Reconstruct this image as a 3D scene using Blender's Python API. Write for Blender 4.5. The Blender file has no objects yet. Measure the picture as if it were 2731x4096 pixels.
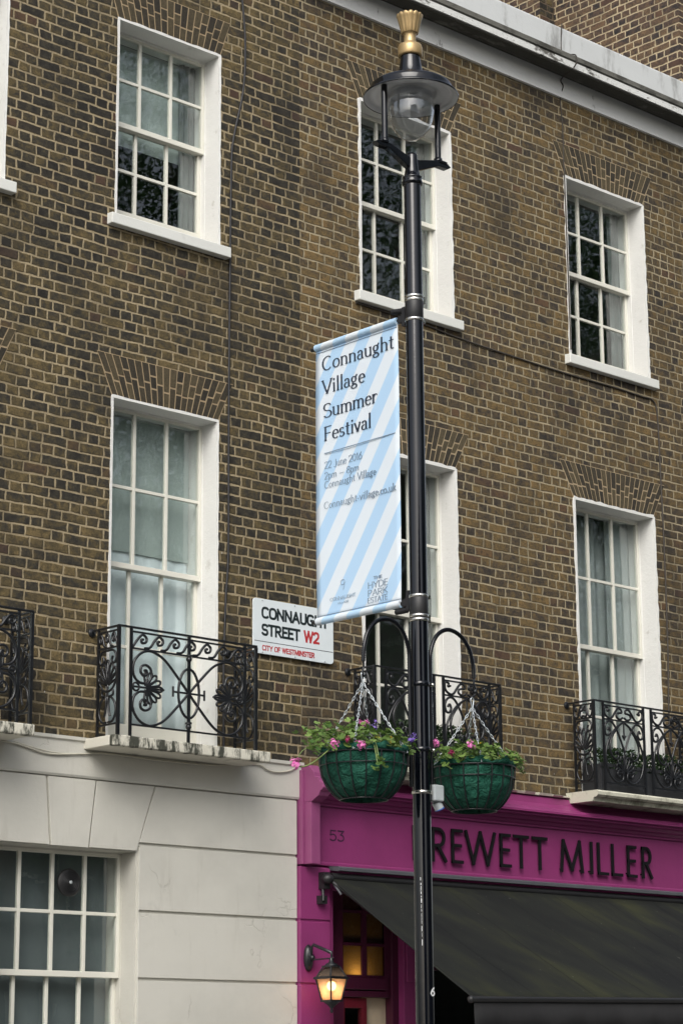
import bpy, bmesh, math, random
from mathutils import Vector, Matrix, Quaternion
R=math.radians; PI=math.pi; rnd=random.Random(7)
sc=bpy.context.scene; COL=sc.collection
# ---------------------------------------------------------------- camera
CAM=(0.0,-12.6,1.6); PITCH,ROLL,YAW=R(13.845),R(-.426),R(47.04)
cd=bpy.data.cameras.new('camera'); co=bpy.data.objects.new('camera',cd); COL.objects.link(co)
cd.sensor_fit='VERTICAL'; cd.sensor_height=36; cd.sensor_width=24; cd.lens=9173/4096*36
cd.clip_start=.1; cd.clip_end=2000
fw=Vector((math.cos(PITCH)*math.cos(YAW),math.cos(PITCH)*math.sin(YAW),math.sin(PITCH)))
rt=fw.cross(Vector((0,0,1))).normalized(); up=rt.cross(fw)
r2=math.cos(ROLL)*rt+math.sin(ROLL)*up; u2=-math.sin(ROLL)*rt+math.cos(ROLL)*up
m=Matrix((r2,u2,-fw)).transposed().to_4x4(); m.translation=CAM; co.matrix_world=m
sc.camera=co
# ---------------------------------------------------------------- light
w=bpy.data.worlds.new('World'); sc.world=w; w.use_nodes=True
nt=w.node_tree; bg=nt.nodes['Background']
sky=nt.nodes.new('ShaderNodeTexSky'); sky.sky_type='NISHITA'; sky.sun_disc=False
SUN_EL,SUN_AZ=R(42),R(228)       # azimuth clockwise from +Y
sky.sun_elevation=SUN_EL; sky.sun_rotation=SUN_AZ; sky.air_density=1.0; sky.dust_density=4.0; sky.ozone_density=1.0
hs=nt.nodes.new('ShaderNodeHueSaturation'); hs.inputs['Saturation'].default_value=.46
nt.links.new(sky.outputs[0],hs.inputs['Color']); nt.links.new(hs.outputs[0],bg.inputs['Color'])
bg.inputs['Strength'].default_value=.13
sl=bpy.data.lights.new('overcast_sun','SUN'); sl.energy=1.1; sl.angle=R(40); sl.color=(1,.985,.95)
so=bpy.data.objects.new('overcast_sun',sl); COL.objects.link(so)
sd=Vector((math.sin(SUN_AZ)*math.cos(SUN_EL),math.cos(SUN_AZ)*math.cos(SUN_EL),math.sin(SUN_EL)))
so.rotation_euler=sd.to_track_quat('Z','Y').to_euler(); so.location=(5,-25,30)
vs=sc.view_settings; vs.view_transform='Standard'; vs.look='None'; vs.gamma=1; vs.exposure=0.66
sc.cycles.max_bounces=8; sc.cycles.transparent_max_bounces=16; sc.cycles.use_denoising=True
sc.cycles.caustics_reflective=False; sc.cycles.caustics_refractive=False
# ---------------------------------------------------------------- node helpers
class S:
    def __init__(s,nt,k): s.nt,s.k=nt,k
    def op(s,o,*a):
        n=s.nt.nodes.new('ShaderNodeMath'); n.operation=o
        for i,x in enumerate((s,)+a):
            if isinstance(x,S): s.nt.links.new(x.k,n.inputs[i])
            else: n.inputs[i].default_value=x
        return S(s.nt,n.outputs[0])
    def __add__(s,o): return s.op('ADD',o)
    def __sub__(s,o): return s.op('SUBTRACT',o)
    def __mul__(s,o): return s.op('MULTIPLY',o)
    def __truediv__(s,o): return s.op('DIVIDE',o)
    def step(s,a,b):
        n=s.nt.nodes.new('ShaderNodeMapRange'); n.interpolation_type='SMOOTHSTEP'; n.clamp=True
        s.nt.links.new(s.k,n.inputs[0]); n.inputs[1].default_value=a; n.inputs[2].default_value=b
        n.inputs[3].default_value=0; n.inputs[4].default_value=1
        return S(s.nt,n.outputs[0])
class Mat:
    def __init__(s,name,rough=.5,col=(.5,.5,.5),metal=0,spec=.5):
        s.m=bpy.data.materials.new(name); s.m.use_nodes=True; s.nt=s.m.node_tree; s.b=s.nt.nodes['Principled BSDF']
        s.b.inputs['Roughness'].default_value=rough; s.b.inputs['Base Color'].default_value=(*col,1)
        s.b.inputs['Metallic'].default_value=metal; s.b.inputs['Specular IOR Level'].default_value=spec
    def n(s,t): return s.nt.nodes.new(t)
    def l(s,a,b): s.nt.links.new(a.k if isinstance(a,S) else a,b)
    def xyz(s):
        t=s.n('ShaderNodeTexCoord'); x=s.n('ShaderNodeSeparateXYZ'); s.l(t.outputs['Object'],x.inputs[0])
        return t.outputs['Object'],S(s.nt,x.outputs[0]),S(s.nt,x.outputs[1]),S(s.nt,x.outputs[2])
    def comb(s,a,b,c=0.):
        n=s.n('ShaderNodeCombineXYZ')
        for i,v in enumerate((a,b,c)):
            if isinstance(v,S): s.l(v,n.inputs[i])
            else: n.inputs[i].default_value=v
        return n.outputs[0]
    def noise(s,vec,scale,detail=3,rough=.55,dist=0):
        n=s.n('ShaderNodeTexNoise'); s.l(vec,n.inputs['Vector']); n.inputs['Scale'].default_value=scale
        n.inputs['Detail'].default_value=detail; n.inputs['Roughness'].default_value=rough; n.inputs['Distortion'].default_value=dist
        return S(s.nt,n.outputs['Fac'])
    def white(s,vec):
        n=s.n('ShaderNodeTexWhiteNoise'); n.noise_dimensions='3D'; s.l(vec,n.inputs['Vector']); return S(s.nt,n.outputs['Value'])
    def ramp(s,fac,stops,interp='LINEAR'):
        n=s.n('ShaderNodeValToRGB'); s.l(fac,n.inputs[0]); e=n.color_ramp.elements; n.color_ramp.interpolation=interp
        while len(e)<len(stops): e.new(.5)
        for i,(p,c) in enumerate(stops): e[i].position=p; e[i].color=(*c,1) if len(c)==3 else c
        return n.outputs[0]
    def mix(s,f,a,b,mode='MIX'):
        n=s.n('ShaderNodeMix'); n.data_type='RGBA'; n.blend_type=mode
        if isinstance(f,S): s.l(f,n.inputs[0])
        else: n.inputs[0].default_value=f
        for v,i in ((a,6),(b,7)):
            if isinstance(v,tuple): n.inputs[i].default_value=(*v,1)
            else: s.l(v,n.inputs[i])
        return n.outputs[2]
    def col(s,c): s.l(c,s.b.inputs['Base Color'])
    def bump(s,h,dist=.005,st=1.):
        n=s.n('ShaderNodeBump'); n.inputs['Distance'].default_value=dist; n.inputs['Strength'].default_value=st
        s.l(h,n.inputs['Height']); s.l(n.outputs[0],s.b.inputs['Normal'])
def brick(name,axis,stops,mortar,ch=.0753,warp=.02,patch=.5,mor=1.,off=0.):
    M=Mat(name,.92,spec=.2); stops=[(p,(c[0]*.99,c[1]*1.0,c[2]*.96)) for p,c in stops]; o,x,y,z=M.xyz(); u=(x if axis=='x' else y)+off
    n1=M.noise(o,.9,2)-.5; n2=M.noise(o,14,2)-.5; n3=M.noise(o,5,2)-.5
    n4=M.noise(o,2.3,2)-.5; v=z+n1*warp+n2*.011+n3*.013+n4*.022; P=.318
    c=(v/ch).op('FLOOR'); fv=v/ch-c
    jit=M.white(M.comb(c,3.7,1.1))
    uu=u+c.op('MODULO',2.)*(P*.5)+jit*.05+n2*.012+(M.noise(o,7,2)-.5)*.018
    t=uu/P; cell=t.op('FLOOR'); ft=t-cell
    jh=(M.white(M.comb(cell,c,9.3))-.5)*.07
    sp=jh+.665
    isH=ft.op('GREATER_THAN',sp); ex=M.white(M.comb(c,cell,4.4)).op('GREATER_THAN',.70); hs_=sp*.5; half=ft.op('GREATER_THAN',hs_)*ex*(S(M.nt,M.val(1.))-isH)
    du=ft.op('MINIMUM',(S(M.nt,M.val(1.))-ft)).op('MINIMUM',(ft-sp).op('ABSOLUTE')).op('MINIMUM',(ft-hs_).op('ABSOLUTE')+(S(M.nt,M.val(1.))-ex)*9.)*P
    dv=fv.op('MINIMUM',(S(M.nt,M.val(1.))-fv))*ch
    d=du.op('MINIMUM',dv)+(M.noise(o,45,3)-.5)*.008+(M.noise(o,5.5,3)-.5)*.007
    mask=d.step(.0038*mor,.0112*mor)
    idv=M.comb(cell*2.+isH+half*.37,c,.5)
    val=M.white(idv); val2=M.white(M.comb(c,cell*2.+isH,5.5))
    big=M.noise(o,.55,3,.6)
    vv=(val*.46+isH*-.04+(big-.5)*patch*2.6+.24+(M.noise(o,12,5,.72,.3)-.5)*1.9)
    bc=M.ramp(vv,stops)
    fine=M.noise(o,70,4,.7)
    bc=M.mix(.75,bc,M.ramp(fine,[(.25,(.40,.39,.38)),(.5,(.95,.95,.95)),(.8,(1.5,1.45,1.3))]),'MULTIPLY')
    bc=M.mix((val2-.5).step(.44,.5)*.55,bc,(.095,.050,.034))
    blot=M.noise(o,22,4,.7).step(.53,.68)*.65
    bc=M.mix(blot,bc,(.022,.021,.020))
    mc=M.mix(M.noise(o,2.5,5,.65).step(.38,.66),mortar,tuple(q*.60 for q in mortar))
    mc=M.mix(M.noise(o,60,3).step(.45,.8)*.5,mc,tuple(q*.5 for q in mortar))
    cc=M.mix(mask,mc,bc)
    so_=M.noise(M.comb(u*1.6,z*.7,0.),1.1,5,.62).step(.50,.70)*.55; cc=M.mix(so_,cc,(.030,.027,.023))
    vor=M.n('ShaderNodeTexVoronoi'); vor.inputs['Scale'].default_value=5.; vv_=M.n('ShaderNodeVectorMath'); vv_.operation='MULTIPLY'; vv_.inputs[1].default_value=(1.8,1.8,.8); M.l(o,vv_.inputs[0]); M.l(vv_.outputs[0],vor.inputs['Vector'])
    vd=S(M.nt,vor.outputs['Distance']); spot=(S(M.nt,M.val(1.))-(vd+(fine-.5)*.06).step(.02,.05))*big.step(.5,.62)
    cc=M.mix(spot*.75,cc,(.55,.54,.50))
    M.col(cc); M.bump(mask*(M.noise(o,38,4,.65)*.55+.6),.008,.9)
    return M.m
def _val(s,v):
    n=s.n('ShaderNodeValue'); n.outputs[0].default_value=v; return n.outputs[0]
Mat.val=_val
H1=[(.0,(.024,.022,.020)),(.22,(.036,.033,.028)),(.40,(.054,.047,.035)),(.58,(.086,.067,.037)),(.76,(.120,.091,.047)),(.93,(.158,.116,.058))]
H2=[(.0,(.036,.032,.030)),(.2,(.056,.046,.037)),(.38,(.086,.066,.045)),(.58,(.126,.089,.045)),(.78,(.162,.112,.054)),(.93,(.185,.120,.055))]
H3=[(.0,(.030,.028,.030)),(.22,(.060,.046,.042)),(.42,(.100,.066,.050)),(.62,(.135,.090,.058)),(.85,(.175,.112,.068))]
MB1=brick('sooty_stock_brick','x',H1,(.325,.265,.165))
MB2=brick('brown_stock_brick','x',H2,(.335,.283,.185),patch=.4,mor=.95,off=.1)
MB3=brick('chimney_brick','y',H3,(.48,.39,.25),patch=.3,ch=.0745)
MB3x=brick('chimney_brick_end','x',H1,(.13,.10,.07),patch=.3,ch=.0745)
def vouss(name,stops):
    M=Mat(name,.92,spec=.2); o,x,y,z=M.xyz(); g=M.n('ShaderNodeNewGeometry')
    r=S(M.nt,g.outputs['Random Per Island']); f=M.noise(o,60,4,.7)
    c=M.ramp(r*.75+(M.noise(o,20,3)-.5)*.5+.1,stops); c=M.mix(.7,c,M.ramp(f,[(.25,(.45,.44,.43)),(.55,(1,1,1)),(.85,(1.4,1.35,1.3))]),'MULTIPLY')
    M.col(c); M.bump(f,.004); return M.m
V1=[(.0,(.028,.026,.022)),(.35,(.050,.043,.031)),(.7,(.074,.061,.038)),(1,(.100,.080,.047))]
MV1=vouss('arch_brick_sooty',V1); MV2=vouss('arch_brick_brown',[(p,tuple(q*1.15 for q in c)) for p,c in V1])
def plain(name,col,rough=.5,metal=0,spec=.5,var=.12,scale=6,bump=0,bscale=60):
    M=Mat(name,rough,col,metal,spec); o,*_=M.xyz(); f=M.noise(o,scale,4,.6)
    M.col(M.ramp(f,[(.25,tuple(c*(1-var) for c in col)),(.75,tuple(min(1,c*(1+var)) for c in col))]))
    if bump: M.bump(M.noise(o,bscale,4,.6),bump)
    return M.m
def dirty(name,base,dirt,scale=2.2,lo=.55,hi=.7,rough=.8,vs=(1,1,1),amt=.9,fine=.0,bump=.002):
    M=Mat(name,rough,base); o,*_=M.xyz(); v=M.n('ShaderNodeVectorMath'); v.operation='MULTIPLY'; v.inputs[1].default_value=vs; M.l(o,v.inputs[0])
    a=M.noise(v.outputs[0],scale,6,.68).step(lo,hi)*amt
    b=M.noise(o,1.4,3)
    bc=M.ramp(b,[(.3,tuple(c*.93 for c in base)),(.7,base)])
    if fine: a=a.op('MAXIMUM',M.noise(o,34,4,.7).step(.60,.66)*fine)
    M.col(M.mix(a,bc,dirt)); M.bump(M.noise(o,30,5,.7),bump); return M.m
WHITE=dirty('white_gloss_paint',(.74,.73,.68),(.42,.40,.34),5,.60,.78,.38,amt=.45,bump=.0006)
WHITEH=dirty('white_rendered_reveal',(.75,.75,.72),(.40,.38,.32),7,.60,.74,.6,amt=.5,bump=.004)
SASH=dirty('cream_sash_paint',(.70,.69,.61),(.40,.38,.30),9,.6,.78,.4,amt=.4,bump=.0006)
SILL=dirty('grey_white_sill',(.68,.69,.65),(.33,.33,.30),5,.58,.76,.6,(1,1,.4),.5,bump=.002)
def stucco():
    M=Mat('cream_stucco',.7); o,x,y,z=M.xyz(); b=(.535,.525,.470)
    c=M.ramp(M.noise(o,1.1,5,.62),[(.3,tuple(q*.86 for q in b)),(.55,b),(.75,tuple(q*1.04 for q in b))])
    v=M.n('ShaderNodeTexVoronoi'); v.feature='DISTANCE_TO_EDGE'; v.inputs['Scale'].default_value=1.15
    a=M.n('ShaderNodeVectorMath'); a.operation='ADD'; nn_=M.n('ShaderNodeTexNoise'); nn_.inputs['Scale'].default_value=3.2; nn_.inputs['Detail'].default_value=5; M.l(o,nn_.inputs['Vector'])
    sc_=M.n('ShaderNodeVectorMath'); sc_.operation='SCALE'; sc_.inputs[3].default_value=.55; M.l(nn_.outputs['Color'],sc_.inputs[0]); M.l(o,a.inputs[0]); M.l(sc_.outputs[0],a.inputs[1]); M.l(a.outputs[0],v.inputs['Vector'])
    cr=(S(M.nt,M.val(1.))-S(M.nt,v.outputs['Distance']).step(.001,.007))*M.noise(o,1.3,2).step(.52,.62)
    c=M.mix(cr*.28,c,(.27,.26,.22))
    dr=M.noise(M.comb(x*9.,y*9.,z*1.1),1.6,4,.6).step(.56,.74)*M.noise(o,.9,2).step(.42,.62); c=M.mix(dr*.30,c,(.30,.285,.235))
    pt=M.noise(o,2.1,4,.7,.6).step(.66,.74); c=M.mix(pt*.35,c,(.33,.325,.30))
    M.col(c); M.bump(M.noise(o,9,6,.65)-cr*.5,.005,.8); return M.m
STUCCO=stucco()
SLABD=dirty('stained_slab_stone',(.60,.58,.49),(.018,.022,.013),7,.43,.57,.9,(1.8,1.8,.6),.95,fine=.4,bump=.004)
SLABC=dirty('cream_slab_stone',(.60,.58,.50),(.10,.10,.07),4,.56,.72,.8,(1,1,.7),.75,bump=.003)
SLABM=dirty('mossy_moulded_slab',(.55,.54,.44),(.12,.12,.075),6,.48,.68,.8,(1,1,.6),.8,bump=.003)
CORN=dirty('weathered_cornice_paint',(.80,.81,.80),(.045,.044,.040),3,.60,.68,.8,(1,1,.5),.9,fine=.0,bump=.003)
LEDGE=dirty('peeling_cornice_ledge',(.64,.65,.63),(.07,.065,.055),5,.54,.62,.9,(.6,1,1.3),.95,fine=.5,bump=.006)
DARKL=dirty('dark_patchy_cornice',(.055,.054,.046),(.24,.24,.21),5,.55,.72,.95,(.6,1,1.3),.6,bump=.008)  # near-black base with grey patches, used on the cornice soffit
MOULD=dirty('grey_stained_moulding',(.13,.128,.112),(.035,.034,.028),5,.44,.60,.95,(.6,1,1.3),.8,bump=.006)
PARA=dirty('grey_parapet_render',(.56,.58,.58),(.17,.17,.16),4,.50,.70,.85,(1,1,.30),.75,bump=.003)
def magenta(name,c):
    M=Mat(name,.42,c); o,x,y,z=M.xyz(); f=M.noise(o,3.5,4,.6); g=M.noise(o,40,4,.7)
    k=M.ramp(f,[(.3,tuple(q*.86 for q in c)),(.7,c)]); k=M.mix(g.step(.70,.76)*.25,k,(.06,.02,.05)); M.col(k); M.bump(M.noise(o,25,4),.0012); return M.m
MAG=magenta('magenta_paint',(.245,.036,.142)); MAGL=magenta('faded_magenta_paint',(.26,.062,.165))
IRON=plain('black_iron_paint',(.010,.011,.013),.32,0,.5,.3,20,.0008,90)
POLE=plain('black_gloss_pole',(.0028,.0036,.0060),.08,0,.5,.2,8,.0003,20)
BLKM=plain('black_matt_plastic',(.012,.012,.013),.5)
def gold():
    M=Mat('gold_paint',.38,(.47,.30,.115),.55); o,*_=M.xyz(); f=M.noise(o,18,4); M.col(M.ramp(f,[(.3,(.39,.27,.125)),(.7,(.50,.36,.18))])); return M.m
GOLD=gold()
STEEL=plain('bright_steel_band',(.62,.60,.55),.25,1,.5,.1,30)
GALV=plain('galvanised_chain',(.50,.54,.56),.35,.8,.5,.15,60)
SHADEIN=plain('pale_grey_enamel',(.70,.71,.72),.4,0,.5,.08,9)
GREYBOX=plain('pale_grey_plastic',(.42,.46,.47),.45)
BLUEP=plain('blue_plastic',(.05,.13,.4),.4)
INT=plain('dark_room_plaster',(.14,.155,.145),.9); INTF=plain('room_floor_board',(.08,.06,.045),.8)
def glass(name,tint=(.93,.96,.955),wav=.012,rough=.0,extra=0.):
    M=Mat(name); nt=M.nt; nt.nodes.remove(M.b); o,*_=M.xyz()
    tr=M.n('ShaderNodeBsdfTransparent'); tr.inputs[0].default_value=(*tint,1)
    gl=M.n('ShaderNodeBsdfGlossy'); gl.inputs['Roughness'].default_value=rough; gl.inputs[0].default_value=(1,1,1,1)
    fr=M.n('ShaderNodeFresnel'); gm=M.n('ShaderNodeNewGeometry'); io=S(nt,gm.outputs['Backfacing'])*(1/1.52-1.52)+1.52; M.l(io,fr.inputs[0])
    b=M.n('ShaderNodeBump'); b.inputs['Distance'].default_value=wav; b.inputs['Strength'].default_value=.5
    M.l(M.noise(o,2.2,2),b.inputs['Height']); M.l(b.outputs[0],gl.inputs['Normal'])
    fac=S(nt,fr.outputs[0])*1.25+extra
    mx=M.n('ShaderNodeMixShader'); M.l(fac,mx.inputs[0]); M.l(tr.outputs[0],mx.inputs[1]); M.l(gl.outputs[0],mx.inputs[2])
    M.l(mx.outputs[0],nt.nodes['Material Output'].inputs[0]); return M.m
GLASS=glass('window_glass',wav=.0012); BOWL=glass('lamp_bowl_glass',(.93,.94,.95),.0,.02,.02)
def frosted(name,col,tr_amt=.5,bump=.004,scale=55):
    M=Mat(name); nt=M.nt; nt.nodes.remove(M.b); o,*_=M.xyz()
    a=M.n('ShaderNodeBsdfTranslucent'); a.inputs[0].default_value=(*col,1)
    t=M.n('ShaderNodeBsdfTransparent'); t.inputs[0].default_value=(*col,1)
    g=M.n('ShaderNodeBsdfGlossy'); g.inputs['Roughness'].default_value=.2; g.inputs[0].default_value=(.9,.9,.9,1)
    b=M.n('ShaderNodeBump'); b.inputs['Distance'].default_value=bump; M.l(M.noise(o,scale,2),b.inputs['Height'])
    M.l(b.outputs[0],a.inputs['Normal']); M.l(b.outputs[0],g.inputs['Normal'])
    m1=M.n('ShaderNodeMixShader'); m1.inputs[0].default_value=tr_amt; M.l(a.outputs[0],m1.inputs[1]); M.l(t.outputs[0],m1.inputs[2])
    m2=M.n('ShaderNodeMixShader'); m2.inputs[0].default_value=.06; M.l(m1.outputs[0],m2.inputs[1]); M.l(g.outputs[0],m2.inputs[2])
    M.l(m2.outputs[0],nt.nodes['Material Output'].inputs[0]); return M.m
def cloth(name,col,trans=.35,var=.1):
    M=Mat(name); nt=M.nt; M.b.inputs['Roughness'].default_value=.9; o,*_=M.xyz(); f=M.noise(o,5,3)
    c=M.ramp(f,[(.3,tuple(q*(1-var) for q in col)),(.7,col)]); M.col(c)
    t=M.n('ShaderNodeBsdfTranslucent'); M.l(c,t.inputs[0]); mx=M.n('ShaderNodeMixShader'); mx.inputs[0].default_value=trans
    M.l(M.b.outputs[0],mx.inputs[1]); M.l(t.outputs[0],mx.inputs[2]); M.l(mx.outputs[0],nt.nodes['Material Output'].inputs[0]); return M.m
BLIND=cloth('grey_green_blind',(.46,.51,.49),.1); NET=cloth('white_net_curtain',(.86,.91,.95),.1,.05); CURT=cloth('grey_curtain',(.20,.215,.21),.15); CURTL=cloth('pale_curtain',(.44,.47,.465),.15)
FROST=cloth('grey_frosted_panel',(.17,.19,.195),.1)
def emit(name,c,s):
    M=Mat(name); M.b.inputs['Emission Color'].default_value=(*c,1); M.b.inputs['Emission Strength'].default_value=s; M.b.inputs['Base Color'].default_value=(*c,1); return M.m
BULB=emit('lit_lantern_bulb',(1,.86,.58),16)
LEAF=None
def leafm(name,a,b,trans=.3,spec=.35):
    M=Mat(name,.45,spec=spec); nt=M.nt; g=M.n('ShaderNodeNewGeometry'); r=S(nt,g.outputs['Random Per Island']); c=M.ramp(r,[(0,a),(1,b)]); M.col(c)
    t=M.n('ShaderNodeBsdfTranslucent'); M.l(c,t.inputs[0]); mx=M.n('ShaderNodeMixShader'); mx.inputs[0].default_value=trans
    M.l(M.b.outputs[0],mx.inputs[1]); M.l(t.outputs[0],mx.inputs[2]); M.l(mx.outputs[0],nt.nodes['Material Output'].inputs[0]); return M.m
GERAN=leafm('geranium_leaf',(.05,.115,.022),(.22,.33,.085),.35); BOX=leafm('box_hedge_leaf',(.012,.03,.010),(.035,.07,.022),.15); PLANE=leafm('plane_tree_leaf',(.025,.060,.018),(.065,.13,.04),.3,.2)
STEM=plain('green_stem',(.16,.22,.07),.6); BARK=plain('plane_bark',(.10,.085,.065),.9,0,.2,.4,4,.01,10)
PINK=leafm('pink_petal',(.68,.12,.42),(.88,.34,.64),.3); PURP=leafm('purple_petal',(.16,.09,.42),(.30,.2,.6),.3); YELL=leafm('yellow_petal',(.65,.38,.02),(.8,.55,.06),.3); CRIM=leafm('crimson_petal',(.22,.008,.06),(.34,.02,.11),.3)
# ---------------------------------------------------------------- mesh helpers
class MB:
    def __init__(s): s.v=[]; s.f=[]; s.sm=[]
    def add(s,vs,fs,smooth=False):
        b=len(s.v); s.v+= [tuple(v) for v in vs]; s.f+=[tuple(i+b for i in f) for f in fs]; s.sm+=[smooth]*len(fs); return s
    def box(s,x0,x1,y0,y1,z0,z1):
        return s.add([(x0,y0,z0),(x1,y0,z0),(x1,y1,z0),(x0,y1,z0),(x0,y0,z1),(x1,y0,z1),(x1,y1,z1),(x0,y1,z1)],
            [(0,3,2,1),(4,5,6,7),(0,1,5,4),(1,2,6,5),(2,3,7,6),(3,0,4,7)])
    def prism(s,poly,f0,f1):      # poly 2D list, f(p)->3D at each end
        n=len(poly); a=[f0(p) for p in poly]; b=[f1(p) for p in poly]
        return s.add(a+b,[tuple(range(n-1,-1,-1)),tuple(range(n,2*n))]+[(i,(i+1)%n,(i+1)%n+n,i+n) for i in range(n)])
    def px(s,prof,x0,x1): return s.prism(prof,lambda p:(x0,p[0],p[1]),lambda p:(x1,p[0],p[1]))   # profile (y,z) along x
    def pxz(s,poly,y0,y1): return s.prism(poly,lambda p:(p[0],y0,p[1]),lambda p:(p[0],y1,p[1]))
    def tube(s,pts,r,n=8,cap=True,smooth=True):
        pts=[Vector(p) for p in pts]; rs=r if isinstance(r,(list,tuple)) else [r]*len(pts)
        ring=[]; T0=None; prev=None; vs=[]
        for i,p in enumerate(pts):
            t=(pts[min(i+1,len(pts)-1)]-pts[max(i-1,0)])
            if t.length<1e-9: t=Vector((0,0,1))
            t.normalize()
            if prev is None:
                a=Vector((0,0,1)) if abs(t.z)<.9 else Vector((1,0,0)); e=t.cross(a).normalized()
            else:
                e=(prev-t*prev.dot(t)); e=e.normalized() if e.length>1e-6 else t.orthogonal().normalized()
            prev=e; g=t.cross(e)
            for k in range(n):
                q=2*PI*k/n; vs.append(p+(e*math.cos(q)+g*math.sin(q))*rs[i])
        fs=[(i*n+k,i*n+(k+1)%n,(i+1)*n+(k+1)%n,(i+1)*n+k) for i in range(len(pts)-1) for k in range(n)]
        s.add(vs,fs,smooth)
        if cap: s.add(vs[:n],[tuple(range(n-1,-1,-1))]); s.add(vs[-n:],[tuple(range(n))])
        return s
    def lathe(s,prof,c,n=32,smooth=True,flute=0,fn=0,cap=True):
        vs=[]; 
        for i,(r,z) in enumerate(prof):
            for k in range(n):
                q=2*PI*k/n; rr=r
                if flute and fn: rr=r*(1+flute*(abs(math.cos(fn*q/2))-.6))
                vs.append((c[0]+rr*math.cos(q),c[1]+rr*math.sin(q),c[2]+z))
        m=len(prof); fs=[(i*n+k,i*n+(k+1)%n,(i+1)*n+(k+1)%n,(i+1)*n+k) for i in range(m-1) for k in range(n)]
        s.add(vs,fs,smooth)
        if cap:
            if prof[0][0]>1e-4: s.add(vs[:n],[tuple(range(n-1,-1,-1))])
            if prof[-1][0]>1e-4: s.add(vs[-n:],[tuple(range(n))])
        return s
    def ball(s,c,r,n=8,sz=1.):
        return s.lathe([(max(1e-5,r*math.sin(PI*i/n)),-r*sz*math.cos(PI*i/n)) for i in range(n+1)],c,n*2,True,cap=False)
    def build(s,name,mat,parent=None,bevel=0,solid=0):
        me=bpy.data.meshes.new(name); off=ROOT.get(parent,Vector()) if parent else Vector()
        me.from_pydata([Vector(v)-off for v in s.v],[],s.f); me.polygons.foreach_set('use_smooth',s.sm); me.update()
        o=bpy.data.objects.new(name,me); COL.objects.link(o)
        if mat: me.materials.append(mat)
        if parent: o.parent=parent; ROOT[o]=off
        if bevel:
            b=o.modifiers.new('bevel','BEVEL'); b.width=bevel; b.segments=2; b.limit_method='ANGLE'; b.angle_limit=R(40)
        if solid:
            b=o.modifiers.new('solid','SOLIDIFY'); b.thickness=solid; b.offset=0
        bm=bmesh.new(); bm.from_mesh(me); bmesh.ops.recalc_face_normals(bm,faces=bm.faces); bm.to_mesh(me); bm.free()
        return o
ROOT={}
def thing(name,label,cat,loc,group=None):
    o=bpy.data.objects.new(name,None); COL.objects.link(o); o.location=loc; o.empty_display_size=.1; o['label']=label; o['category']=cat
    if group: o['group']=group
    ROOT[o]=Vector(loc); return o
def tag(o,label,cat,group=None):
    o['label']=label; o['category']=cat
    if group: o['group']=group
    return o
def struct(name,mb,mat,kind='structure'):
    o=mb.build(name,mat); o['kind']=kind; return o
def smoothpath(pts,n=8):
    P=[Vector(p) for p in pts]; out=[]
    for i in range(len(P)-1):
        a,b,c,d=P[max(i-1,0)],P[i],P[i+1],P[min(i+2,len(P)-1)]
        for k in range(n):
            t=k/n; out.append(.5*((2*b)+(c-a)*t+(2*a-5*b+4*c-d)*t*t+(3*b-a-3*c+d)*t**3))
    out.append(P[-1]); return out
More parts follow.
